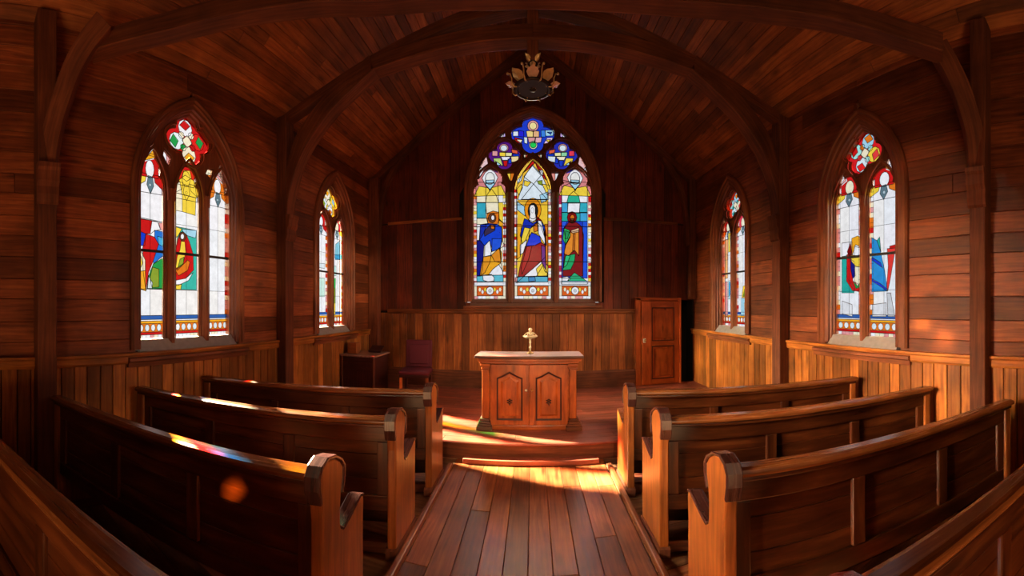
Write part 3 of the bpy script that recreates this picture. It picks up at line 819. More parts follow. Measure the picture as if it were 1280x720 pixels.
# --- great window behind the altar
def back_window():
    op = OPEN['B']; pl, c, a, R, zb, zs = op['pl'], op['c'], op['a'], op['R'], op['zb'], op['zs']
    rnd = random.Random(5)
    root = empty('window_5', pl.P(c, zb, 0), kind='structure')
    casing(root, op, M_SILLW, back=True)
    G0 = 1.755
    lts = [(-.765, .285, 3.58, 4.07, True), (0.0, .325, 3.62, 4.24, False), (.755, .285, 3.58, 4.07, True)]
    holes = [light_shape(x, w, G0, s_, t_, cu) for x, w, s_, t_, cu in lts]
    qfs = [(0.0, 4.655, .325, math.pi / 2), (-.50, 4.305, .25, math.pi / 2), (.51, 4.305, .25, math.pi / 2)]
    q2 = [quatrefoil(x, z, r, rt, sx=1.18 if i == 0 else 1.1) for i, (x, z, r, rt) in enumerate(qfs)]
    spans = [[(-.96, 3.93), (-.80, 4.16), (-.83, 4.30), (-.93, 4.12)], [(.97, 3.93), (.81, 4.16), (.84, 4.30), (.94, 4.12)],
             [(-.46, 3.99), (-.33, 3.99), (-.36, 3.86), (-.40, 3.84)], [(.46, 3.99), (.33, 3.99), (.36, 3.86), (.40, 3.84)],
             [(-.60, 4.62), (-.49, 4.63), (-.50, 4.72)], [(.60, 4.62), (.49, 4.63), (.50, 4.72)],
             [(-.165, 4.32), (-.08, 4.31), (-.145, 4.24)], [(.165, 4.32), (.08, 4.31), (.145, 4.24)]]
    outer = arch_path(a, R, zb, zs, -.03)
    mb = MB()
    plate(mb, pl, c, outer, holes + q2 + spans, .10, .15)
    plate(mb, pl, c, arch_path(a, R, zb, zs, -.025), [off_poly(h, .02) for h in holes + q2] + [off_poly(h, .006) for h in spans], .075, .101)
    mb.build('tracery', M_FRAME, parent=root)
    mb = MB()
    for mx in (-.405, .403):
        mb.sweep([[pl.P(mx + o, z, d) for o, d in ((-.062, .078), (-.05, .04), (-.022, .0), (.022, .0), (.05, .04), (.062, .078))] for z in (zb - .03, 3.62)])
    for x, z, r, rt in qfs:
        ro, ri = r * 1.14 + .035, r * 1.14 + .005
        n_ = 28
        mb.sweep([[pl.P(x + k * math.cos(2 * math.pi * i / n_), z + k * math.sin(2 * math.pi * i / n_) * .92, d) for k, d in ((ri, .074), (ri, .045), (ro, .045), (ro, .074))] for i in range(n_ + 1)], caps=False)
    for x, w, s_, t_, cu in lts:
        hh = t_ + .05 - s_; ro = arch_R(w + .035, hh)
        p0 = arch_path(w + .035, ro, s_ - .05, s_, 0, 10); p1 = arch_path(w + .035, ro, s_ - .05, s_, .035, 10)
        mb.sweep([[pl.P(x + p0[i][0], p0[i][1], .074), pl.P(x + p0[i][0], p0[i][1], .042), pl.P(x + p1[i][0], p1[i][1], .042), pl.P(x + p1[i][0], p1[i][1], .074)] for i in range(len(p0))])
    mb.build('mullion', M_FRAME, parent=root)
    mb = MB()
    for z in (2.42, 3.05):
        mb.box(-a + .03, a - .03, BY + .125, BY + .133, z - .006, z + .006, 'x')
    mb.build('saddle_bar', M_LEAD, parent=root)
    D = .13
    cells = []
    K = 794 / 160
    def A(pts, col, ld=True):
        q = [pl.px(586 + x / K, 240 + y / K, D) for x, y in pts]; cells.append(([(s, z) for s, z in q], col, ld))
    K2 = 1047 / 160
    def B(pts, col, ld=True):
        q = [pl.px(586 + x / K2, 140 + y / K2, D) for x, y in pts]; cells.append(([(s, z) for s, z in q], col, ld))
    for i, (x, w, s_, t_, cu) in enumerate(lts):
        cells.append((rect(x - w, 1.76, x + w, t_), (CR, (.95, .62, .08), W_)[i], False))
    # left light: figure in blue mantle and orange robe
    A([(45, -60), (105, -60), (105, 65), (45, 65)], CR); A([(180, -60), (228, -60), (228, 65), (185, 65)], W_); A([(105, 65), (112, 20), (140, -20), (170, 20), (185, 65)], (.95, .8, .4)); A([(50, 68), (105, 68), (105, 162), (50, 162)], (.04, .42, .55))
    A([(105, 66), (183, 66), (186, 130), (110, 135)], CR); A([(183, 66), (222, 66), (222, 200), (190, 175)], YE)
    A([(50, 164), (118, 164), (118, 202), (50, 202)], CR); A([(186, 165), (222, 200), (222, 330), (206, 300), (204, 222), (185, 205)], AM)
    A([(50, 300), (72, 300), (95, 332), (85, 480), (72, 522), (50, 522)], DB); A([(50, 202), (72, 202), (66, 300), (50, 305)], W_)
    A([(196, 350), (222, 330), (222, 480), (208, 490), (200, 440)], CR)
    A([(114, 132), (150, 118), (186, 126), (188, 180), (176, 202), (120, 202), (110, 165)], OR)
    A(ell(145, 162, 24, 30), BRN); A(ell(149, 160, 11, 16), W_)
    A([(72, 202), (120, 195), (175, 200), (205, 220), (208, 300), (195, 350), (140, 372), (130, 300), (98, 332), (64, 300)], (.01, .06, .66))
    A([(72, 202), (110, 200), (96, 250), (66, 300)], (.01, .03, .4)); A([(145, 290), (205, 290), (195, 350), (142, 370)], (.02, .10, .72))
    A([(95, 244), (130, 206), (165, 208), (162, 238), (120, 262), (98, 275)], (.05, .03, .08)); A([(136, 205), (160, 210), (158, 230), (138, 228)], OR)
    A([(100, 332), (130, 300), (142, 350), (136, 396), (98, 402)], W_)
    A([(90, 402), (140, 392), (190, 346), (206, 382), (200, 440), (150, 478), (120, 516), (68, 522), (80, 450)], AM)
    A([(90, 402), (140, 392), (130, 440), (100, 500), (68, 522), (80, 450)], (.85, .33, .02)); A([(140, 392), (190, 346), (200, 440), (160, 430)], (.8, .28, .02))
    A([(150, 478), (186, 450), (210, 490), (212, 516), (120, 516)], W_)
    A([(50, 520), (214, 515), (214, 556), (50, 556)], (.12, .55, .68)); A([(86, 514), (140, 512), (158, 530), (156, 552), (118, 556), (90, 548)], W_)
    # centre light: haloed figure, red robe, blue and gold
    A([(296, 60), (490, 60), (490, 525), (296, 525)], (.95, .60, .04)); A([(298, 200), (325, 200), (322, 400), (298, 420)], AM); A([(470, 200), (490, 200), (490, 460), (476, 440)], OR)
    B([(527, 392), (640, 560), (668, 640), (668, 760), (390, 760), (390, 620), (430, 520)], (.95, .55, .05))
    B([(520, 430), (600, 520), (650, 640), (650, 720), (400, 720), (440, 600), (455, 530)], LC); B([(520, 440), (590, 520), (530, 590), (450, 530)], (.88, .94, .96))
    B([(530, 590), (640, 715), (430, 715)], (.80, .9, .95)); B([(455, 560), (510, 575), (480, 610), (450, 600)], YE); B([(560, 565), (600, 560), (600, 600), (570, 590)], OL)
    B([(600, 590), (660, 600), (664, 660), (640, 680)], YE); B([(385, 640), (430, 590), (440, 620), (410, 680)], YE)
    B([(440, 500), (520, 395), (540, 420), (470, 480)], RD); B([(540, 405), (600, 470), (640, 560), (610, 540), (560, 460)], RD); B([(575, 470), (605, 480), (610, 520), (590, 510)], W_)
    B([(395, 560), (440, 510), (430, 560), (400, 590)], (.75, .85, .9))
    A([(300, 60), (345, 90), (350, 150), (300, 110)], SK); A([(440, 20), (488, 0), (488, 50), (450, 70)], SK)
    A(ell(397, 110, 52, 72, 16), (.90, .30, .01)); A([(415, 145), (450, 175), (470, 215), (482, 270), (470, 280), (445, 205), (418, 182)], DR)
    A(ell(398, 118, 31, 50, 14), BK); A([(376, 100), (384, 82), (402, 80), (412, 96), (412, 135), (422, 165), (396, 190), (372, 182), (380, 140)], (.95, .90, .88)); A(ell(394, 114, 9, 17, 8), W_, .005)
    A([(345, 165), (372, 175), (395, 195), (430, 175), (420, 200), (382, 226), (345, 220), (326, 290), (318, 270), (335, 200)], (.01, .03, .45))
    A([(345, 220), (380, 226), (352, 300), (332, 322), (325, 290)], YE); A([(318, 330), (362, 296), (345, 372), (318, 392)], W_)
    A([(380, 226), (430, 180), (432, 262), (388, 254), (372, 280)], (.9, .55, .05)); A([(400, 210), (425, 188), (428, 240), (405, 250)], OR); A([(430, 175), (450, 182), (476, 280), (476, 332), (442, 276), (430, 255)], W_)
    A([(450, 180), (470, 215), (482, 330), (476, 332), (470, 270)], BL)
    A([(390, 250), (440, 275), (450, 312), (410, 332), (355, 336), (372, 288)], (.02, .05, .70))
    A([(350, 336), (410, 332), (450, 312), (476, 332), (476, 400), (450, 430), (380, 490), (298, 562), (318, 460), (335, 390)], (.34, .006, .012))
    A([(360, 338), (392, 334), (370, 420), (330, 510), (325, 470), (345, 390)], (.45, .01, .015)); A([(450, 330), (476, 340), (480, 500), (470, 490), (452, 430)], PU)
    A([(446, 430), (462, 452), (420, 522), (335, 526), (400, 474)], W_); A([(418, 478), (455, 440), (486, 500), (486, 524), (430, 524)], YE)
    A([(292, 530), (340, 524), (490, 520), (490, 558), (292, 562)], (.08, .45, .62)); A([(370, 528), (410, 526), (414, 552), (372, 556)], (.03, .25, .55))
    # right light: green and red figure on blue
    A([(575, -60), (735, -60), (735, 66), (575, 66)], W_); A([(575, -30), (640, -60), (575, -75)], YE); A([(608, 66), (618, 25), (650, -5), (682, 25), (690, 66)], (.03, .48, .30))
    A([(575, 68), (616, 68), (612, 126), (575, 126)], CY_); A([(690, 68), (735, 68), (735, 126), (686, 126)], (.04, .45, .55)); A([(614, 70), (690, 70), (686, 132), (612, 132)], W_)
    A([(575, 128), (735, 128), (735, 182), (575, 182)], TE); A([(690, 130), (735, 130), (735, 182), (690, 182)], CY_)
    A([(575, 182), (735, 182), (735, 535), (575, 535)], (.015, .05, .60)); A([(705, 182), (735, 182), (735, 535), (708, 535)], (.02, .10, .75)); A([(575, 182), (612, 182), (590, 225), (575, 230)], (.03, .12, .8))
    A(ell(640, 158, 30, 36), DR); A(ell(642, 160, 14, 19), OR); A([(630, 165), (654, 165), (650, 190), (632, 190)], BRN)
    A([(618, 188), (668, 188), (700, 215), (712, 270), (706, 522), (583, 522), (583, 482), (600, 300), (590, 230)], (.24, .012, .015))
    A([(590, 224), (625, 238), (630, 270), (600, 326), (583, 292)], (.03, .50, .12)); A([(600, 240), (624, 250), (612, 290), (596, 290)], (.02, .3, .10))
    A([(630, 250), (682, 240), (682, 396), (660, 365), (640, 372), (620, 396), (590, 382), (602, 330), (628, 282)], (.85, .28, .03)); A([(648, 260), (660, 258), (656, 362), (644, 368)], (.62, .16, .02))
    A([(632, 240), (682, 222), (684, 248), (640, 256)], (.85, .5, .3))
    A([(600, 396), (660, 384), (656, 430), (632, 480), (583, 486), (590, 430)], (.02, .42, .14)); A([(600, 396), (630, 390), (610, 450), (588, 470)], (.03, .55, .2))
    A([(655, 500), (700, 530), (730, 552), (612, 552), (630, 525)], (.03, .5, .22)); A([(578, 530), (612, 524), (630, 540), (612, 552), (578, 552)], W_)
    A([(575, 552), (735, 552), (735, 572), (575, 572)], SK)
    # borders, base bands and heads
    for i, (x, w, s_, t_, cu) in enumerate(lts):
        for sg in (-1, 1):
            x0, x1 = (x - w, x - w + .05) if sg < 0 else (x + w - .05, x + w)
            cells.extend(border_cells(x0, x1, 2.02, s_ + .08, 30, (PK, W_, CR, OR, RD, W_, PK, YE) if (i, sg) != (2, -1) else (RD, PK, (.5, .02, .1), W_), rnd))
        cells.append((rect(x - w, 1.99, x + w, 2.055), W_, True))
        cells.append((rect(x - w, 1.755, x + w, 1.99), CR, True)); cells.append((rect(x - w + .05, 1.81, x + w - .05, 1.985), (.78, .13, .015), True))
        for j in (-1, 1):
            for k_ in range(3):
                cells.append((circ(x + j * (w * .30 + k_ * w * .17), 1.90 + .02 * (-1) ** k_, w * .085, 6, ry=.04), (YE, W_, CR)[k_], .004))
        cells.append((circ(x, 1.90, .07, 8, ry=.075), W_, True)); cells.append((circ(x, 1.90, .03, 6), GY, .004)); 
        for j in range(8): cells.append((rect(x - w + 2 * w * j / 8, 1.755, x - w + 2 * w * (j + 1) / 8, 1.805), rnd.choice((W_, CR, PK)), .004))
        if cu:
            cells.append((rect(x - w, s_ + .06, x + w, t_ + .05), (.75, .25, .25), False))
            cells.append(([(x - w, s_ + .02), (x + w, s_ + .02), (x + .7 * w, s_ + .20), (x + .1 * w, s_ + .16), (x, s_ + .1), (x - .1 * w, s_ + .16), (x - .7 * w, s_ + .20)], YE, True))
            cells.append(([(x - .5 * w, s_ + .34), (x - .3 * w, s_ + .22), (x, s_ + .12), (x + .3 * w, s_ + .22), (x + .5 * w, s_ + .34), (x + .3 * w, s_ + .44), (x, s_ + .50), (x - .3 * w, s_ + .44)], W_, True))
            cells.append(([(x - .34 * w, s_ + .24), (x, s_ + .13), (x + .34 * w, s_ + .24)], SK, True))
            cells.append((circ(x, s_ + .33, .085, 10, ry=.11), (.9, .9, .85), True)); cells.append((rect(x - .08, s_ + .25, x + .08, s_ + .30), SK, True))
    # rose of quatrefoils
    (x, z, r, rt) = qfs[0]
    cells.append((circ(x, z, .42, 20), (.015, .05, .62), False))
    B(ell(525, 115, 46, 46), PK); B(ell(525, 115, 30, 30), (.95, .8, .35)); B([(470, 156), (526, 154), (526, 205), (478, 205)], (.95, .72, .25)); B([(528, 154), (575, 158), (575, 205), (528, 205)], (.9, .5, .25))
    B([(482, 208), (545, 208), (535, 255), (492, 250)], PK); B([(548, 208), (598, 208), (590, 250), (540, 255)], (.85, .45, .5)); B(ell(527, 272, 34, 34), (.9, .85, .6)); B(ell(527, 270, 25, 25), (.02, .65, .10))
    B([(362, 160), (408, 158), (405, 198), (362, 198)], (.8, .85, .95)); B([(370, 208), (440, 225), (430, 262), (385, 245)], RD); B([(385, 225), (440, 228), (425, 255)], CR); B([(405, 150), (450, 160), (450, 205), (405, 200)], (.02, .02, .7))
    B([(622, 150), (690, 150), (690, 195), (630, 198)], SK); B([(640, 165), (680, 165), (670, 185)], (.02, .1, .5)); B([(612, 262), (640, 212), (690, 210), (670, 250)], (.9, .6, .85)); B([(632, 230), (670, 225), (650, 250)], YE)
    B([(450, 205), (480, 208), (478, 262), (455, 255)], LC); B([(590, 150), (625, 150), (628, 205), (592, 205)], (.05, .25, .8))
    for k, (sx, ox) in enumerate(((1, 295), (-1, 760))):
        x, z, r, rt = qfs[1 + k]
        cells.append((circ(x, z, .33, 18), (.10, .01, .22) if k == 0 else (.02, .03, .45), False))
        def Q(pts, col): B([(ox + sx * (p - 295), q) for p, q in pts], col)
        Q(ell(287, 295, 38, 34), PK); Q(ell(287, 297, 28, 26), LC); Q([(250, 330), (300, 332), (300, 365), (252, 362)], YE if k == 0 else (.3, .7, .4)); Q([(302, 332), (355, 335), (350, 362), (302, 362)], (.9, .85, .4))
        Q([(345, 365), (408, 362), (405, 420), (350, 412)], (.95, .75, .35) if k == 0 else LC); Q([(200, 380), (260, 378), (280, 440), (215, 430)], (.55, .75, .2) if k == 0 else YE); Q([(215, 400), (262, 430), (240, 445)], SK)
        Q([(192, 318), (236, 320), (236, 362), (192, 360)], PK if k == 0 else (.85, .05, .1)); Q([(348, 305), (398, 315), (400, 345), (355, 335)], (.85, .12, .05)); Q([(262, 366), (340, 366), (325, 395), (275, 395)], (.85, .85, .95) if k == 0 else CR)
        Q([(280, 398), (318, 398), (312, 445), (288, 445)], RD if k == 0 else BL); Q([(320, 385), (348, 385), (350, 420), (325, 425)], BL); Q([(360, 345), (412, 345), (412, 362), (360, 362)], BL)
    for i, sp in enumerate(spans):
        cells.append((off_poly(sp, .012), ((.9, .6, .6), (.9, .55, .55), OR, (.85, .3, .25), (.7, .5, .9), (.7, .45, .9), (.9, .15, .08), (.9, .3, .1))[i], True))
        m0 = ((sp[0][0] + sp[1][0]) / 2, (sp[0][1] + sp[1][1]) / 2)
        cells.append(([sp[0], m0, sp[-1]], (W_, W_, YE, W_, W_, W_, CR, CR)[i], True))
    glass_and_lead(root, pl, c, arch_path(a, R, zb, zs, -.02), cells, d=D, lead_w=.011)
back_window()

# ------------------------------------------------------------------ timber posts, braces and trusses
def post(name, x0, x1, y0, y1, z0, z1, label, cz=None, inward=1):
    mb = MB(); mb.box(x0, x1, y0, y1, z0, z1, 'z')
    o = mb.build(name, M_BEAM, bevel=.01, origin=((x0 + x1) / 2, (y0 + y1) / 2, z0))
    tag(o, label, 'post', 'timber wall posts')
    return o
posts = [
    (-3.0, -2.83, .56, .72, 'dark timber wall post nearest the camera on the left wall, before the large three-light window'),
    (2.83, 3.0, .92, 1.06, 'dark timber wall post nearest the camera on the right wall, before the two-light window'),
    (-3.0, -2.84, 3.47, 3.63, 'dark timber wall post between the two stained glass windows of the left wall'),
    (2.84, 3.0, 3.47, 3.63, 'dark timber wall post between the two stained glass windows of the right wall'),
    (-2.99, -2.80, 6.08, 6.24, 'dark timber post in the back corner behind the low desk'),
    (2.86, 2.99, 6.12, 6.24, 'dark timber post in the back corner above the open panelled door'),
]
for i, (x0, x1, y0, y1, lab) in enumerate(posts):
    z0 = 0.0 if i < 4 else (PLAT if i == 4 else 1.76)
    o = post('timber_post', x0 + (.001 if i % 2 == 0 else 0), x1 - (.001 if i % 2 else 0), y0, y1, z0, EAVE - .0, lab)
    if i < 4:   # carved corbel where the brace lands
        sg = -1 if x0 < 0 else 1
        xi = x1 if x0 < 0 else x0
        ym = (y0 + y1) / 2; mb = MB()
        prof = [(0, 2.44), (-.02, 2.46), (-.035, 2.52), (-.03, 2.58), (-.055, 2.62), (-.06, 2.70), (-.075, 2.72), (-.075, 2.76), (0, 2.76)]
        mb.prism([(xi + (-sg) * (-p) * 1.0 * -1 * -1, y0 - .012, z) if False else (xi - sg * (-p), y0 - .012, z) for p, z in prof], (0, y1 - y0 + .024, 0), (0, 0, 1))
        mb.build('corbel', M_BEAM, parent=o, bevel=.005)

def interp(P, n=6):
    """catmull-rom through points"""
    P = [Vector(p) for p in P]; out = []
    Q = [2 * P[0] - P[1]] + P + [2 * P[-1] - P[-2]]
    for i in range(1, len(Q) - 2):
        for k in range(n):
            t = k / n; a, b, c, d = Q[i - 1], Q[i], Q[i + 1], Q[i + 2]
            out.append(.5 * ((2 * b) + (c - a) * t + (2 * a - 5 * b + 4 * c - d) * t * t + (3 * b - a - 3 * c + d) * t ** 3))
    out.append(P[-1]); return out

# truss over the chancel step (between the window pairs)
tr = empty('roof_truss', (0, 3.55, EAVE), 'arched timber roof truss over the altar step, with king post holding the chandelier', 'roof truss')
TY0, TY1 = 3.475, 3.625
for sg in (-1, 1):
    lo_ = interp([(sg * 2.84, 0, 2.72), (sg * 2.80, 0, 3.0), (sg * 2.70, 0, 3.28), (sg * 2.53, 0, 3.54), (sg * 2.22, 0, 3.82), (sg * 1.92, 0, 4.0), (sg * 1.64, 0, 4.14)])
    up_ = interp([(sg * 2.84, 0, 3.10), (sg * 2.835, 0, 3.28), (sg * 2.79, 0, 3.48), (sg * 2.67, 0, 3.72), (sg * 2.42, 0, 3.95), (sg * 2.1, 0, 4.14), (sg * 1.70, 0, 4.32)])
    mb = MB()
    mb.sweep([[Vector((a.x, TY0, a.z)), Vector((a.x, TY1, a.z)), Vector((b.x, TY1, b.z)), Vector((b.x, TY0, b.z))] for a, b in zip(lo_, up_)])
    # bead along both lower edges
    for yy in (TY0, TY1):
        mb.tube([(a.x, yy, a.z + .012) for a in lo_], .012, 6)
    mb.build('brace', M_BEAM, parent=tr, bevel=.006)
    mb = MB()
    ch_lo = [(sg * 2.99, 3.90), (sg * 2.27, 4.07), (sg * 1.65, 4.22), (sg * .755, 4.42), (sg * .05, 4.52)]
    mb.sweep([[Vector((x, TY0 + .01, z)), Vector((x, TY1 - .01, z)), Vector((x, TY1 - .01, z + .11)), Vector((x, TY0 + .01, z + .11))] for x, z in ch_lo])
    mb.build('upper_chord', M_BEAM, parent=tr, bevel=.008)
    mb = MB()
    cl = [(sg * 1.68, 4.14), (sg * 1.1, 4.175), (sg * .5, 4.20), (0, 4.205)]
    mb.sweep([[Vector((x, TY0, z)), Vector((x, TY1, z)), Vector((x, TY1, z + .15)), Vector((x, TY0, z + .15))] for x, z in cl])
    for yy in (TY0, TY1):
        mb.tube([(x, yy, z + .012) for x, z in cl], .012, 6)
    mb.build('collar_beam', M_BEAM, parent=tr, bevel=.006)
mb = MB(); mb.box(-.055, .055, TY0 + .02, TY1 - .02, 4.06, RIDGE - .02, 'z')
mb.lathe([(.0, 3.98), (.035, 4.0), (.06, 4.03), (.06, 4.06)], (0, 3.55, 0), 12)
mb.build('king_post', M_BEAM, parent=tr, bevel=.006)

# bowed arch rib crossing just above the camera
rib = empty('arch_rib', (0, 2.9, EAVE), 'long dark arched timber rib nearest the camera, sweeping between the first wall posts', 'roof rib')
def pol(px_, off, dist):
    th = (px_ - CX) / F
    return (dist * math.sin(th), dist * math.cos(th), EYE + off / F * dist)
low = [pol(116, 303, 2.97), pol(178, 320, 2.96), pol(233, 333, 2.95), pol(333, 354, 2.95), pol(410, 362, 2.95), pol(480, 363, 2.97), pol(595, 370, 2.98), pol(CX, 371.5, 2.98),
       pol(760, 368, 2.98), pol(860, 361, 2.98), pol(960, 353, 2.96), pol(1043, 341, 2.94), pol(1110, 323, 2.93), pol(1178, 302, 2.92)]
path = interp(low, 4)
rings = []
for i, p in enumerate(path):
    d = (path[min(i + 1, len(path) - 1)] - path[max(i - 1, 0)]); d.z = 0; d.normalize()
    n_ = Vector((d.y, -d.x, 0))      # toward the camera
    if n_.y > 0: n_ = -n_
    w = .15; h = .15
    e0 = .02
    rings.append([p + Vector((0, 0, 0)), p + n_ * w, p + n_ * w + Vector((0, 0, h)), p + Vector((0, 0, h))])
mb = MB(); mb.sweep(rings)
mb.tube([r[0] + Vector((0, 0, .008)) for r in rings], .011, 6); mb.tube([r[1] + Vector((0, 0, .008)) for r in rings], .011, 6)
mb.build('beam', M_BEAM, parent=rib, bevel=.006)
for sg, pts in ((1, [(2.845, .985, 2.64), (2.835, .99, 2.85), (2.80, 1.0, 3.05), (2.75, 1.04, 3.25), (2.70, 1.09, 3.42), (2.655, 1.16, 3.58), (2.61, 1.24, 3.74)]),
                (-1, [(-2.845, .64, 2.60), pol(59, 190, 2.90), pol(67, 233, 2.87), pol(78, 268, 2.83), pol(90, 300, 2.79), pol(108, 332, 2.74), pol(130, 360, 2.70)])):
    pa = interp(pts, 4); rings = []
    for i, p in enumerate(pa):
        d = (pa[min(i + 1, len(pa) - 1)] - pa[max(i - 1, 0)]).normalized()
        side = Vector((-sg * .55, 1, 0)).normalized() if sg > 0 else Vector((.45, 1, 0)).normalized()
        side = (side - d * side.dot(d)).normalized()
        up = d.cross(side).normalized()
        if up.x * sg < 0: up = -up     # towards the wall
        w = .075
        rings.append([p - side * w, p + side * w, p + side * w + up * .138, p - side * w + up * .138])
    mb = MB(); mb.sweep(rings); mb.build('brace', M_BEAM, parent=rib, bevel=.006)

# rafters and small braces against the gable wall
gt = empty('gable_truss', (0, 6.15, EAVE), 'dark timber rafters fixed against the back gable wall above the great window', 'roof truss')
for sg in (-1, 1):
    mb = MB()
    P = [Vector((x, y, z)) for y in (6.13, 6.262) for x, z in ((sg * 2.98, EAVE - .12), (0, RIDGE - .14), (0, RIDGE - .01), (sg * 2.98, EAVE + .0))]
    mb.hexa(P, (sg * WL, 0, -(RIDGE - EAVE))); mb.build('rafter', M_BEAM, parent=gt, bevel=.006)
    lo_ = interp([(sg * 2.80, 0, 2.75), (sg * 2.77, 0, 3.3), (sg * 2.68, 0, 3.75), (sg * 2.5, 0, 4.1), (sg * 2.3, 0, 4.33)])
    mb = MB(); mb.sweep([[Vector((a.x, 6.15, a.z)), Vector((a.x, 6.25, a.z)), Vector((a.x + sg * .07, 6.25, a.z + .04)), Vector((a.x + sg * .07, 6.15, a.z + .04))] for a in lo_])
    mb.build('brace', M_BEAM, parent=gt)

# ------------------------------------------------------------------ pews
def make_pew(side, xa, xw, ya, slope, label, head=1.0):
    """side -1 left / +1 right; xa aisle |x|, xw wall |x|, ya y of the back at the aisle"""
    sg = side
    def M(u, q, z):      # u = |x|, q forward, z up
        return Vector((sg * u, ya - slope * (u - xa) + q, z))
    root = empty('pew', (sg * xa, ya, 0), label, 'pew', 'wooden pews')
    gdir = Vector((sg, -slope, 0)).normalized()
    prof = [(-.02, .0), (-.02, .70), (-.03, .78), (-.042, .84), (-.042, .89), (-.022, .925), (.02, .945), (.075, .935), (.125, .905), (.15, .87), (.15, .82), (.135, .76), (.128, .69), (.128, .625),
            (.133, .59), (.15, .575), (.21, .595), (.28, .625), (.33, .648), (.36, .64), (.368, .61), (.362, .5), (.362, 0)]
    prof = [(q, z if z <= .78 else .78 + (z - .78) * head) for q, z in prof]
    th = .055
    for k, u0 in enumerate((xa, xw - th)):
        pf = prof if k == 0 else [(-.02, 0), (-.02, .84), (.09, .84), (.10, .62), (.16, .585), (.33, .60), (.355, .58), (.355, 0)]
        mb = MB(); mb.prism([M(u0, q, z) for q, z in pf], M(u0 + th, 0, 0) - M(u0, 0, 0), (0, 0, 1), tint=.5)
        # raised rim capping the top edge of the end
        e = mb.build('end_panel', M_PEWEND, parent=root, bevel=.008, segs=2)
        mb = MB()
        cap = prof[2:12] if k == 0 else pf[4:7]; rings = []
        for (q, z) in cap:
            c0 = (.05, .86) if k == 0 else (.24, .3); dx, dz = q - c0[0], z - c0[1]; l = math.hypot(dx, dz) or 1
            q2, z2 = q + dx / l * .017, z + dz / l * .017
            rings.append([M(u0 - .007, q, z), M(u0 + th + .007, q, z), M(u0 + th + .007, q2, z2), M(u0 - .007, q2, z2)])
        mb.sweep(rings); mb.build('end_cap', M_PEWRIM, parent=e, bevel=.005)
        if k == 0:
            rings = []
            for (q, z) in prof[14:20]:
                rings.append([M(u0 - .006, q, z - .004), M(u0 + th + .006, q, z - .004), M(u0 + th + .006, q - .002, z + .013), M(u0 - .006, q - .002, z + .013)])
            mb = MB(); mb.sweep(rings); mb.build('arm_cap', M_PEWRIM, parent=e, bevel=.004)
        mb = MB(); mb.prism([M(u0 - .008, q, z) for q, z in ((-.03, 0), (-.03, .06), (-.02, .075), (.355, .075), (.37, .06), (.37, 0))], M(u0 + th + .008, 0, 0) - M(u0 - .008, 0, 0), (0, 1, 0))
        mb.build('end_foot', M_BEAM, parent=e, bevel=.004)
    U0, U1 = xa + th, xw - th
    # backrest: planks between rails and stiles, leaning slightly
    def hx(mb, u0, u1, q0, q1, z0, z1, g=None, tint=None, lean=.0):
        P = [M(u, q + lean * z, z) for z in (z0, z1) for u, q in ((u0, q0), (u1, q0), (u1, q1), (u0, q1))]
        mb.hexa(P, g or gdir, tint)
    ql = .012
    mb = MB()
    zz = [.34, .50, .66, .80]
    for a, b in zip(zz[:-1], zz[1:]): hx(mb, U0, U1, .018, .036, a + .001, b - .001)
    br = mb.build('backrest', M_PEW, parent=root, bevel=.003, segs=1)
    mb = MB()
    hx(mb, U0, U1, -.002, .045, .745, .865); hx(mb, U0, U1, -.002, .045, .30, .40)
    mb.build('back_rail', M_PEW, parent=br, bevel=.006)
    for k in range(4):
        uc = U0 + .035 + (U1 - U0 - .07) * k / 3
        mb = MB(); hx(mb, uc - .035, uc + .035, -.001, .044, .40, .745, (0, 0, 1)); mb.build('stile', M_PEW, parent=br, bevel=.006)
    # cap rail with rounded nose and moulding under it
    mb = MB()
    cp = [(-.03, .862), (-.042, .872), (-.045, .886), (-.036, .899), (-.015, .906), (.04, .906), (.062, .898), (.07, .885), (.066, .870), (.055, .862)]
    mb.sweep([[M(u, q, z) for q, z in cp] for u in (U0 - .004, U1 + th + .012)], smooth=False)
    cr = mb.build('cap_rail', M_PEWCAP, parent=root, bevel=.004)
    mb = MB(); hx(mb, U0, U1 + th + .004, -.026, .06, .842, .863); mb.build('cap_moulding', M_PEW, parent=cr, bevel=.006)
    mb = MB(); hx(mb, U0, U1, .045, .36, .40, .435, tint=.7); mb.build('seat', M_PEW, parent=root, bevel=.008)
    mb = MB(); hx(mb, U0, U1, .30, .325, .06, .40); mb.build('seat_apron', M_PEW, parent=root, bevel=.004)
    mb = MB(); hx(mb, U0, U1, .01, .06, .02, .09); mb.build('foot_rail', M_BEAM, parent=root, bevel=.006)
    return root
make_pew(-1, .85, 2.93, 2.97, .33, 'dark wooden pew of the left block standing nearest the altar step')
make_pew(-1, .85, 2.86, 2.15, .33, 'second wooden pew back from the altar step in the left block')
make_pew(-1, .85, 2.80, 1.31, .31, 'left block wooden pew with an orange light spot, third back from the altar step')
make_pew(-1, .70, 2.70, .484, .29, 'wooden pew cut off by the bottom left corner, only its worn rail showing', head=.7)
make_pew(1, .80, 2.86, 2.98, .33, 'wooden pew of the right block nearest the altar step, its end brightly sunlit')
make_pew(1, .80, 2.87, 2.19, .35, 'second wooden pew back from the altar step in the right block')
make_pew(1, .80, 2.68, 1.38, .37, 'right block wooden pew with recessed back panels, third back from the altar step')
make_pew(1, .70, 2.60, .552, .30, 'wooden pew cut off by the bottom right corner, only its rail showing', head=.7)

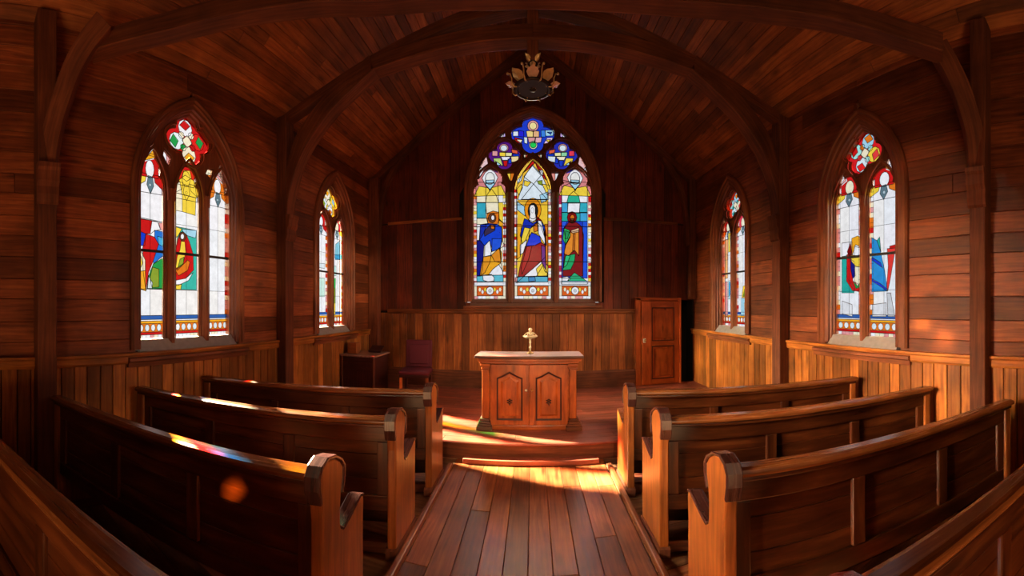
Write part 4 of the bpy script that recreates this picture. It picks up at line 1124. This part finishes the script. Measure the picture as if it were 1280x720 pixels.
# ------------------------------------------------------------------ altar
AX = -.042; AY = 4.12; AZ = PLAT
alt = empty('altar', (AX, AY + .2, AZ), 'reddish wooden altar cabinet with two pointed-panel doors standing on the platform', 'altar')
mb = MB(); mb.box(AX - .63, AX + .63, AY - .03, AY + .42, AZ + .83, AZ + .862, 'x', tint=.5)
mb.build('top', M_ALTTOP, parent=alt, bevel=.008)
mb = MB()
for k, (e, z0, z1) in enumerate(((.60, .795, .83), (.575, .765, .795))):
    mb.box(AX - e, AX + e, AY - (.005 if k == 0 else -.01), AY + .40, AZ + z0, AZ + z1, 'x')
mb.build('cornice', M_ALTAR, parent=alt, bevel=.008)
mb = MB(); mb.box(AX - .54, AX + .54, AY + .05, AY + .38, AZ + .03, AZ + .77, 'x'); mb.build('body', M_ALTAR, parent=alt, bevel=.004)
mb = MB(); mb.box(AX - .55, AX + .55, AY + .03, AY + .39, AZ, AZ + .055, 'x'); mb.build('base', M_ALTAR, parent=alt, bevel=.006)
for sg in (-1, 1):
    c_ = AX + sg * .505
    mb = MB(); mb.box(c_ - .042, c_ + .042, AY + .015, AY + .10, AZ + .13, AZ + .70, 'z')
    o = mb.build('pilaster', M_ALTAR, parent=alt, bevel=.01)
    mb = MB()
    for w, z0, z1 in ((.052, .70, .715), (.046, .715, .735), (.06, .735, .765)): mb.box(c_ - w, c_ + w, AY + .06 - w, AY + .06 + w, AZ + z0, AZ + z1, 'x')
    mb.build('capital', M_ALTAR, parent=o, bevel=.005)
    mb = MB()
    for w, z0, z1 in ((.092, .0, .05), (.08, .05, .075), (.068, .075, .10), (.056, .10, .13)): mb.box(c_ - w + sg * .012, c_ + w + sg * .012, AY + .055 - w * .9, AY + .055 + w, AZ + z0, AZ + z1, 'x')
    mb.build('plinth', M_ALTTOP if sg < 0 else M_BEAM, parent=o, bevel=.006)
for sg in (-1, 1):
    x0, x1 = (AX - .445, AX - .004) if sg < 0 else (AX + .004, AX + .445)
    mb = MB(); mb.box(x0, x1, AY + .022, AY + .05, AZ + .06, AZ + .755, 'z', tint=.4 if sg < 0 else .8)
    d_ = mb.build('door', M_ALTAR, parent=alt, bevel=.004)
    xm = (x0 + x1) / 2 + sg * .0; w = .15; zb_, zs_, zt_ = .12, .605, .665
    ol = [(xm - w, zb_), (xm + w, zb_), (xm + w, zs_), (xm + w * .62, zs_ + .022), (xm, zt_ + .012), (xm - w * .62, zs_ + .022), (xm - w, zs_)]
    # moulding frame round the sunk panel
    rings = []
    io = off_poly(ol, -.018); n_ = len(ol)
    for i in range(n_ + 1):
        a = ol[i % n_]; b = io[i % n_]
        rings.append([Vector((a[0], AY + .023, AZ + a[1])), Vector((a[0], AY + .008, AZ + a[1])), Vector((b[0], AY + .012, AZ + b[1])), Vector((b[0], AY + .023, AZ + b[1]))])
    mb = MB(); mb.sweep(rings, caps=False); mb.build('panel_moulding', M_DARKW, parent=d_)
    ii = off_poly(ol, -.045); i3 = off_poly(ol, -.07)
    mb = MB(); t_, off_ = .7, (3, 9)
    for i in range(n_):
        j = (i + 1) % n_
        mb.face([Vector((ii[i][0], AY + .0225, AZ + ii[i][1])), Vector((ii[j][0], AY + .0225, AZ + ii[j][1])), Vector((i3[j][0], AY + .013, AZ + i3[j][1])), Vector((i3[i][0], AY + .013, AZ + i3[i][1]))], (0, 0, 1), t_, off_)
    mb.face([Vector((p[0], AY + .013, AZ + p[1])) for p in i3], (0, 0, 1), t_, off_)
    mb.build('raised_panel', M_ALTAR, parent=d_)
    mb = MB(); cx_, cz_ = xm, AZ + .335
    for k in range(6):
        a = k * math.pi / 3 + .5
        mb.lathe([(0, -.006), (.012, -.004), (.014, 0), (.012, .004), (0, .006)], (cx_ + .022 * math.cos(a), AY + .012, cz_ + .026 * math.sin(a)), 8)
    mb.lathe([(0, -.012), (.014, -.006), (.014, .006), (0, .012)], (cx_, AY + .01, cz_), 8)
    mb.tube([(cx_, AY + .012, cz_ - .02), (cx_ + .004, AY + .012, cz_ - .05)], .005, 6)
    mb.build('carved_motif', M_DARKCARVE, parent=d_)
    kx = AX + sg * .035 - .0
    mb = MB(); mb.lathe([(0, 0), (.008, .002), (.006, .012), (.013, .02), (.015, .028), (.009, .036), (0, .038)], (0, 0, 0), 12)
    mb.v = [(kx + v[0], AY + .022 - v[2], AZ + .47 + v[1]) for v in mb.v]
    kn = mb.build('knob', M_CREAM if sg < 0 else M_BRASS, parent=d_)
    kn['label'] = 'cream knob' if sg < 0 else 'brass knob'

# candle stand on the altar
CXs, CYs, CZs = -.03, AY + .25, AZ + .8625
cs = empty('altar_stand', (CXs, CYs, CZs), 'small ivory and gilt ornamental stand with winged dish on the altar top', 'candlestick')
mb = MB(); mb.lathe([(0, 0), (.042, 0), (.044, .006), (.03, .012), (.014, .018), (.010, .026)], (CXs, CYs, CZs), 20); mb.build('base', M_BRASS, parent=cs)
mb = MB(); mb.lathe([(.009, .02), (.010, .06), (.015, .07), (.010, .08), (.009, .12), (.014, .13), (.011, .14), (.010, .165), (.018, .178)], (CXs, CYs, CZs), 14); mb.build('stem', M_IVORY, parent=cs)
mb = MB(); mb.lathe([(.012, .175), (.05, .182), (.078, .198), (.082, .212), (.062, .216), (.055, .206), (.02, .192)], (CXs, CYs, CZs), 28, rmod=lambda a, z: 1 + .10 * math.cos(6 * a)); mb.build('dish', M_IVORY, parent=cs)
mb = MB()
for k in range(6):
    a = k * math.pi / 3; c0 = Vector((CXs, CYs, CZs))
    mb.tube([c0 + Vector((math.cos(a) * r, math.sin(a) * r, z)) for r, z in ((.076, .208), (.066, .226), (.046, .242), (.022, .254), (.012, .25))], .0065, 6)
mb.build('scroll', M_IVORY, parent=cs)
mb = MB(); mb.lathe([(.008, .19), (.016, .225), (.02, .25), (.013, .262), (.021, .275), (.024, .288), (.018, .301), (0, .306)], (CXs, CYs, CZs), 16); mb.build('finial', M_IVORY, parent=cs)

# ------------------------------------------------------------------ chandelier
c0 = Vector((0, 3.55, 0))
n_before = set(bpy.data.objects)
ch = empty('chandelier', (0, 3.55, 4.0), 'dark metal hanging crown chandelier with gilt leaf petals under the king post', 'chandelier')
mb = MB(); mb.lathe([(.0, 4.03), (.05, 4.02), (.055, 3.99), (.03, 3.95), (.035, 3.92), (.03, 3.80), (.045, 3.77), (.03, 3.745), (0, 3.74)], c0, 16); mb.build('stem', M_IRON, parent=ch)
def petal(mb, a, r0, z0, r1, z1, w, curl=.02):
    rad = Vector((math.cos(a), math.sin(a), 0)); tan = Vector((-math.sin(a), math.cos(a), 0)); rows = []
    for t, ww in ((0, .35), (.25, .8), (.5, 1.0), (.72, .72), (.88, .45), (1.0, .06)):
        p = c0 + rad * (r0 + (r1 - r0) * t + curl * t * t) + Vector((0, 0, z0 + (z1 - z0) * t))
        z_ = .25 * w
        rows.append([p - tan * ww * w + Vector((0, 0, .012 if ww > .5 else 0)), p - rad * .008, p + tan * ww * w + Vector((0, 0, .012 if ww > .5 else 0)), p + rad * .006])
    mb.sweep(rows)
mb = MB()
for k in range(4):
    petal(mb, math.pi / 4 + k * math.pi / 2, .03, 3.99, .085, 4.07, .028)
    petal(mb, k * math.pi / 2, .03, 3.95, .06, 3.99, .03)
mb.build('upper_crown', M_PETAL, parent=ch)
mb = MB()
mb.lathe([(.125, 3.705), (.135, 3.695), (.155, 3.70), (.165, 3.715), (.155, 3.722), (.135, 3.72), (.125, 3.715), (.125, 3.705)], c0, 28); mb.build('ring', M_IRON, parent=ch)
for k in range(8):
    a = -math.pi / 2 + k * math.pi / 4
    mb = MB(); petal(mb, a, .13, 3.715, .212, 3.80 if k % 2 else 3.775, .052)
    mb.build('petal', M_PETAL if k % 2 else M_ROSE, parent=ch)
    mb = MB(); b = a + math.pi / 8; rad = Vector((math.cos(b), math.sin(b), 0))
    mb.tube([c0 + rad * r + Vector((0, 0, z)) for r, z in ((.12, 3.71), (.165, 3.695), (.19, 3.73), (.19, 3.77), (.205, 3.81), (.225, 3.80))], .007, 6)
    mb.lathe([(0, -.012), (.011, -.006), (.011, .006), (0, .012)], c0 + rad * .225 + Vector((0, 0, 3.805)), 8)
    mb.build('arm', M_PETAL, parent=ch)
mb = MB()
for k in range(8):
    b = k * math.pi / 4; rad = Vector((math.cos(b), math.sin(b), 0))
    mb.tube([c0 + rad * r + Vector((0, 0, z)) for r, z in ((.02, 3.78), (.07, 3.75), (.14, 3.712))], .006, 6)
mb.lathe([(0, 3.70), (.03, 3.705), (.045, 3.72), (.03, 3.735), (0, 3.74)], c0, 16, rmod=lambda a, z: 1 + .15 * math.cos(8 * a)); mb.build('rosette', M_ROSE, parent=ch)

for o in [o for o in bpy.data.objects if o not in n_before and o is not ch and o.type == 'MESH' and o.parent is ch and o.name.split('.')[0] in ('ring', 'petal', 'arm', 'rosette')]:
    o.data.transform(Matrix.Translation((0, 3.55, 3.78)) @ Matrix.Diagonal((1.16, 1.16, 1.0, 1)) @ Matrix.Translation((0, -3.55, -3.73)))
# ------------------------------------------------------------------ door standing open against the back wall
dr = empty('door_1', (1.93, 6.2, PLAT), kind='structure')
y0, y1 = 6.175, 6.215; X0, X1 = 1.93, 2.66; Z0, Z1 = PLAT + .01, 1.715
mb = MB()
px0, px1 = 2.12, 2.56
for a, b, c_, d_ in ((X0, px0, Z0, Z1), (px1, X1, Z0, Z1)): mb.box(a, b, y0, y1, c_, d_, 'z')
for c_, d_ in ((Z0, .30), (.90, .99), (1.60, Z1)): mb.box(px0, px1, y0 + .001, y1 - .001, c_, d_, 'x')
leaf = mb.build('leaf', M_DOOR, parent=dr, bevel=.006)
for z0_, z1_ in ((.30, .90), (.99, 1.60)):
    mb = MB(); mb.box(px0, px1, y0 + .018, y1 - .008, z0_, z1_, 'z'); mb.box(px0 + .05, px1 - .05, y0 + .008, y0 + .02, z0_ + .05, z1_ - .05, 'z')
    pn = mb.build('panel', M_DOOR, parent=leaf, bevel=.008, segs=1)
    mb = MB(); w_ = .014
    for b in ((px0, px1, z0_, z0_ + w_), (px0, px1, z1_ - w_, z1_), (px0, px0 + w_, z0_, z1_), (px1 - w_, px1, z0_, z1_)): mb.box(b[0], b[1], y0 - .004, y0 + .012, b[2], b[3], 'x')
    mb.build('panel_moulding', M_DARKW, parent=pn)  # outline strips painted dark for the shade in the panel grooves
mb = MB(); mb.box(1.955, 2.005, y0 - .006, y0, .965, 1.045, 'z'); mb.build('lock_plate', M_CREAM, parent=leaf, bevel=.003)
mb = MB(); mb.lathe([(0, 0), (.01, 0), (.008, .02), (.02, .03), (.022, .04), (.012, .052), (0, .054)], (0, 0, 0), 14)
mb.v = [(1.98 + v[0], y0 - .006 - v[2], 1.01 + v[1]) for v in mb.v]; mb.build('knob', M_BRASS, parent=leaf)
mb = MB(); mb.box(1.83, 1.925, 6.20, 6.262, PLAT, 1.78, 'z'); mb.box(1.83, 2.68, 6.20, 6.262, 1.725, 1.78, 'x'); mb.box(2.66, 2.69, 6.14, 6.262, PLAT, 1.78, 'z')
mb.build('frame', M_DOOR, parent=dr, bevel=.008)
mb = MB()   # dark passage behind the gap
mb.box(2.55, 3.2, 6.9, 6.95, 0, 2.2, 'z'); mb.box(2.55, 2.6, 6.5, 6.95, 0, 2.2, 'z'); mb.box(3.2, 3.25, 6.3, 6.95, 0, 2.2, 'z'); mb.box(2.55, 3.25, 6.5, 6.95, 2.2, 2.25, 'x'); mb.box(2.55, 3.25, 6.27, 6.95, -.05, .18, 'x')
mb.build('passage', M_DARK, parent=dr)

# ------------------------------------------------------------------ low desk, box, book rest
dk = empty('side_desk', (-2.6, 5.3, PLAT), 'low dark wooden desk with pale lit top in the back left corner', 'desk')
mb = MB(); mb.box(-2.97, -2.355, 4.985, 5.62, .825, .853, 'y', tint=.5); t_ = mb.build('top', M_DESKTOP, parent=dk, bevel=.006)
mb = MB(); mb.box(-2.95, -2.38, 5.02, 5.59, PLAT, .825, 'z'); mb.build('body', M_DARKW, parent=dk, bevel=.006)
for a, b in ((-2.395, -2.368), (-2.95, -2.92)):
    mb = MB(); mb.box(a, b, 5.003, 5.03, PLAT, .825, 'z'); mb.build('corner_strip', M_BEAM, parent=dk, bevel=.004)
mb = MB(); mb.box(-2.92, -2.395, 5.012, 5.02, .62, .80, 'x'); d_ = mb.build('drawer', M_DARKW, parent=dk, bevel=.004)
mb = MB(); mb.box(-2.35 - .025, -2.375 - .004, 5.1, 5.52, .28, .75, 'z'); mb.build('side_panel', M_DARKW, parent=dk, bevel=.004)
mb = MB(); mb.box(-2.90, -2.735, 5.12, 5.26, .855, 1.03, 'x'); bx = mb.build('wooden_box', M_BOX, bevel=.006, origin=(-2.81, 5.19, .855)); tag(bx, 'small plain orange-brown wooden box standing on the low dark desk', 'box')
mb = MB(); R_ = Matrix.Translation((-2.55, 5.5, .90)) @ Matrix.Rotation(math.radians(28), 4, 'X')
mb.box(-.11, .11, -.09, .09, .0, .018, 'x', m=R_); mb.box(-.11, .11, -.095, -.08, .0, .035, 'x', m=R_)
br_ = mb.build('book_rest', M_DARKW, bevel=.003, origin=(-2.55, 5.5, .86)); tag(br_, 'thin dark sloping book rest at the rear of the low dark desk', 'book rest')
mb = MB(); mb.box(-2.60, -2.50, 5.45, 5.60, .855, .89, 'x'); mb.build('support', M_DARKW, parent=br_)

# ------------------------------------------------------------------ burgundy chair
chx, chy = -1.79, 5.33
RC = Matrix.Translation((chx, chy, PLAT)) @ Matrix.Rotation(math.radians(8), 4, 'Z')
cr_ = empty('chair', (chx, chy, PLAT), 'burgundy upholstered chair against the back wall beside the low desk', 'chair')
def rb(name, mat, *boxes, parent=cr_, bevel=.01, m=RC):
    mb = MB()
    for b in boxes: mb.box(*b, g='z', m=m)
    return mb.build(name, mat, parent=parent, bevel=bevel, segs=3)
rb('seat', M_BURG, (-.235, .235, -.23, .21, .395, .45), bevel=.022)
rb('seat_frame', M_DARKW, (-.225, .225, -.215, .205, .35, .397))
RB = RC @ Matrix.Translation((0, .20, .45)) @ Matrix.Rotation(math.radians(-7), 4, 'X')
bk = rb('backrest', M_BURG, (-.215, .215, -.0, .045, .0, .44), m=RB, bevel=.018)
rb('back_cushion', M_BURG, (-.16, .16, -.022, .01, .05, .37), m=RB, parent=bk, bevel=.016)
for x in (-.2, .2):
    for y in (-.19, .185): rb('leg', M_BOX if y < 0 else M_DARKW, (x - .02, x + .02, y - .02, y + .02, 0, .36), bevel=.005)

# ------------------------------------------------------------------ world, lights, camera
w = bpy.data.worlds.new('sky'); scene.world = w; w.use_nodes = True
nt = w.node_tree; nt.nodes.clear()
bg = nt.nodes.new('ShaderNodeBackground'); bg.inputs['Color'].default_value = (.93, .95, 1.0, 1); bg.inputs['Strength'].default_value = 0.95
ou = nt.nodes.new('ShaderNodeOutputWorld'); nt.links.new(bg.outputs[0], ou.inputs[0])

def sun(name, direc, strength, angle, color):
    l = bpy.data.lights.new(name, 'SUN'); l.energy = strength; l.angle = math.radians(angle); l.color = color
    o = bpy.data.objects.new(name, l); COL.objects.link(o)
    o.rotation_euler = Vector(direc).to_track_quat('-Z', 'Y').to_euler(); return o
sun('sun', (1, -.37, -.69), 120, 1.8, (1, .80, .52))
# broad skylight arriving through the windows of each wall
sun('sky_left', (1, -.02, -.27), 54, 28, (1, .80, .54))
sun('sky_right', (-1, .3, -.36), 20, 55, (1, .80, .58))
sun('sky_back', (0, -1, -.42), 12, 50, (1, .84, .7))
def area(name, loc, target, size, power, color, sy=None):
    l = bpy.data.lights.new(name, 'AREA'); l.energy = power; l.size = size; l.color = color
    if sy: l.shape = 'RECTANGLE'; l.size_y = sy
    o = bpy.data.objects.new(name, l); COL.objects.link(o); o.location = loc
    o.rotation_euler = (Vector(target) - Vector(loc)).to_track_quat('-Z', 'Y').to_euler(); return o
def spot(name, loc, target, power, deg, color, soft=.1, blend=.8):
    l = bpy.data.lights.new(name, 'SPOT'); l.energy = power; l.spot_size = math.radians(deg); l.spot_blend = blend; l.shadow_soft_size = soft; l.color = color
    o = bpy.data.objects.new(name, l); COL.objects.link(o); o.location = loc
    o.rotation_euler = (Vector(target) - Vector(loc)).to_track_quat('-Z', 'Y').to_euler(); return o
area('rear_fill_light', (0, -2.5, 3.2), (0, 4, 2.2), 1.6, 11, (1, .60, .34), 1.8)  # added warm fill behind the camera; the rear wall has no window
area('bounce_fill_light', (0, -1.4, .25), (0, 1.6, 4.6), 1.4, 78, (1, .54, .25))  # added low lamp standing in for light bounced up to the ceiling
spot('rear_fill_spot', (0, -2.3, 4.1), (0, 5.0, .80), 950, 30, (1, .66, .36), .25, .9)  # added fill spot brightening the altar; there is no gallery
spot('rear_fill_spot', (-.8, -2.3, 4.1), (2.35, 6.2, .95), 520, 13, (1, .62, .32), .2, .9)  # added fill for the open door
spot('rear_fill_spot', (.8, -2.3, 4.1), (-1.9, 6.0, .95), 260, 15, (1, .62, .32), .2, .9)  # added fill for the left part of the back wall
for src_, dst_, pw_ in (((1.9, -2.3, 2.7), (-3.0, 2.78, 2.0), 800), ((1.9, -2.3, 2.7), (-3.0, 5.40, 2.0), 1500), ((-1.9, -2.3, 2.7), (3.0, 2.9, 2.0), 300), ((-1.9, -2.3, 2.7), (3.0, 5.4, 2.0), 500)):
    spot('rear_fill_spot', src_, dst_, pw_, 11, (1, .64, .34), .12, 1.0)  # added fill warming the far window jambs
spot('light_patch_spot', (-2.4, -2.0, 2.3), (.27, 2.45, 0), 1500, 2.4, (1, .68, .32), .06, .95)  # added narrow spot laying a warm patch on the aisle floor
spot('light_patch_spot', (2.6, -1.8, 2.7), (-1.28, 1.17, .735), 15000, .85, (1, .36, .05), .03, .6)  # added narrow spot making the orange patch on the pew back
spot('light_patch_spot', (-2.5, -2.3, 2.5), (3.0, 1.60, 1.46), 6000, 1.5, (1, .62, .15), .03, .9)  # added spot for a light patch on the right wall
spot('light_patch_spot', (-2.5, -2.3, 2.5), (3.0, 1.36, 1.30), 7000, 1.7, (1, .55, .12), .05, .9)  # second added spot, lower on the same wall

# outside: unseen block added to keep the sun off the great window
mb = MB(); mb.box(-1.75, -1.42, 6.53, 7.75, -.2, 6.6, 'z'); tag(mb.build('sun_block', M_STONE), kind='structure')

cam = bpy.data.cameras.new('camera'); co = bpy.data.objects.new('camera', cam); COL.objects.link(co)
cam.type = 'PANO'; cam.panorama_type = 'CENTRAL_CYLINDRICAL'
cam.central_cylindrical_radius = 1.0
cam.central_cylindrical_range_u_min = -CX / F; cam.central_cylindrical_range_u_max = (1280 - CX) / F
cam.central_cylindrical_range_v_min = (CY - 720) / F; cam.central_cylindrical_range_v_max = CY / F
cam.clip_start = .02; cam.clip_end = 200
co.location = (0, 0, EYE); co.rotation_euler = (math.pi / 2, 0, 0)
scene.camera = co

scene.view_settings.view_transform = 'Standard'
scene.view_settings.look = 'None'
scene.view_settings.exposure = 0.0
try:
    c = scene.cycles
    c.use_denoising = True; c.max_bounces = 8; c.diffuse_bounces = 5; c.glossy_bounces = 3; c.transparent_max_bounces = 12
    c.sample_clamp_indirect = 6; c.caustics_reflective = False; c.caustics_refractive = False
except Exception: pass
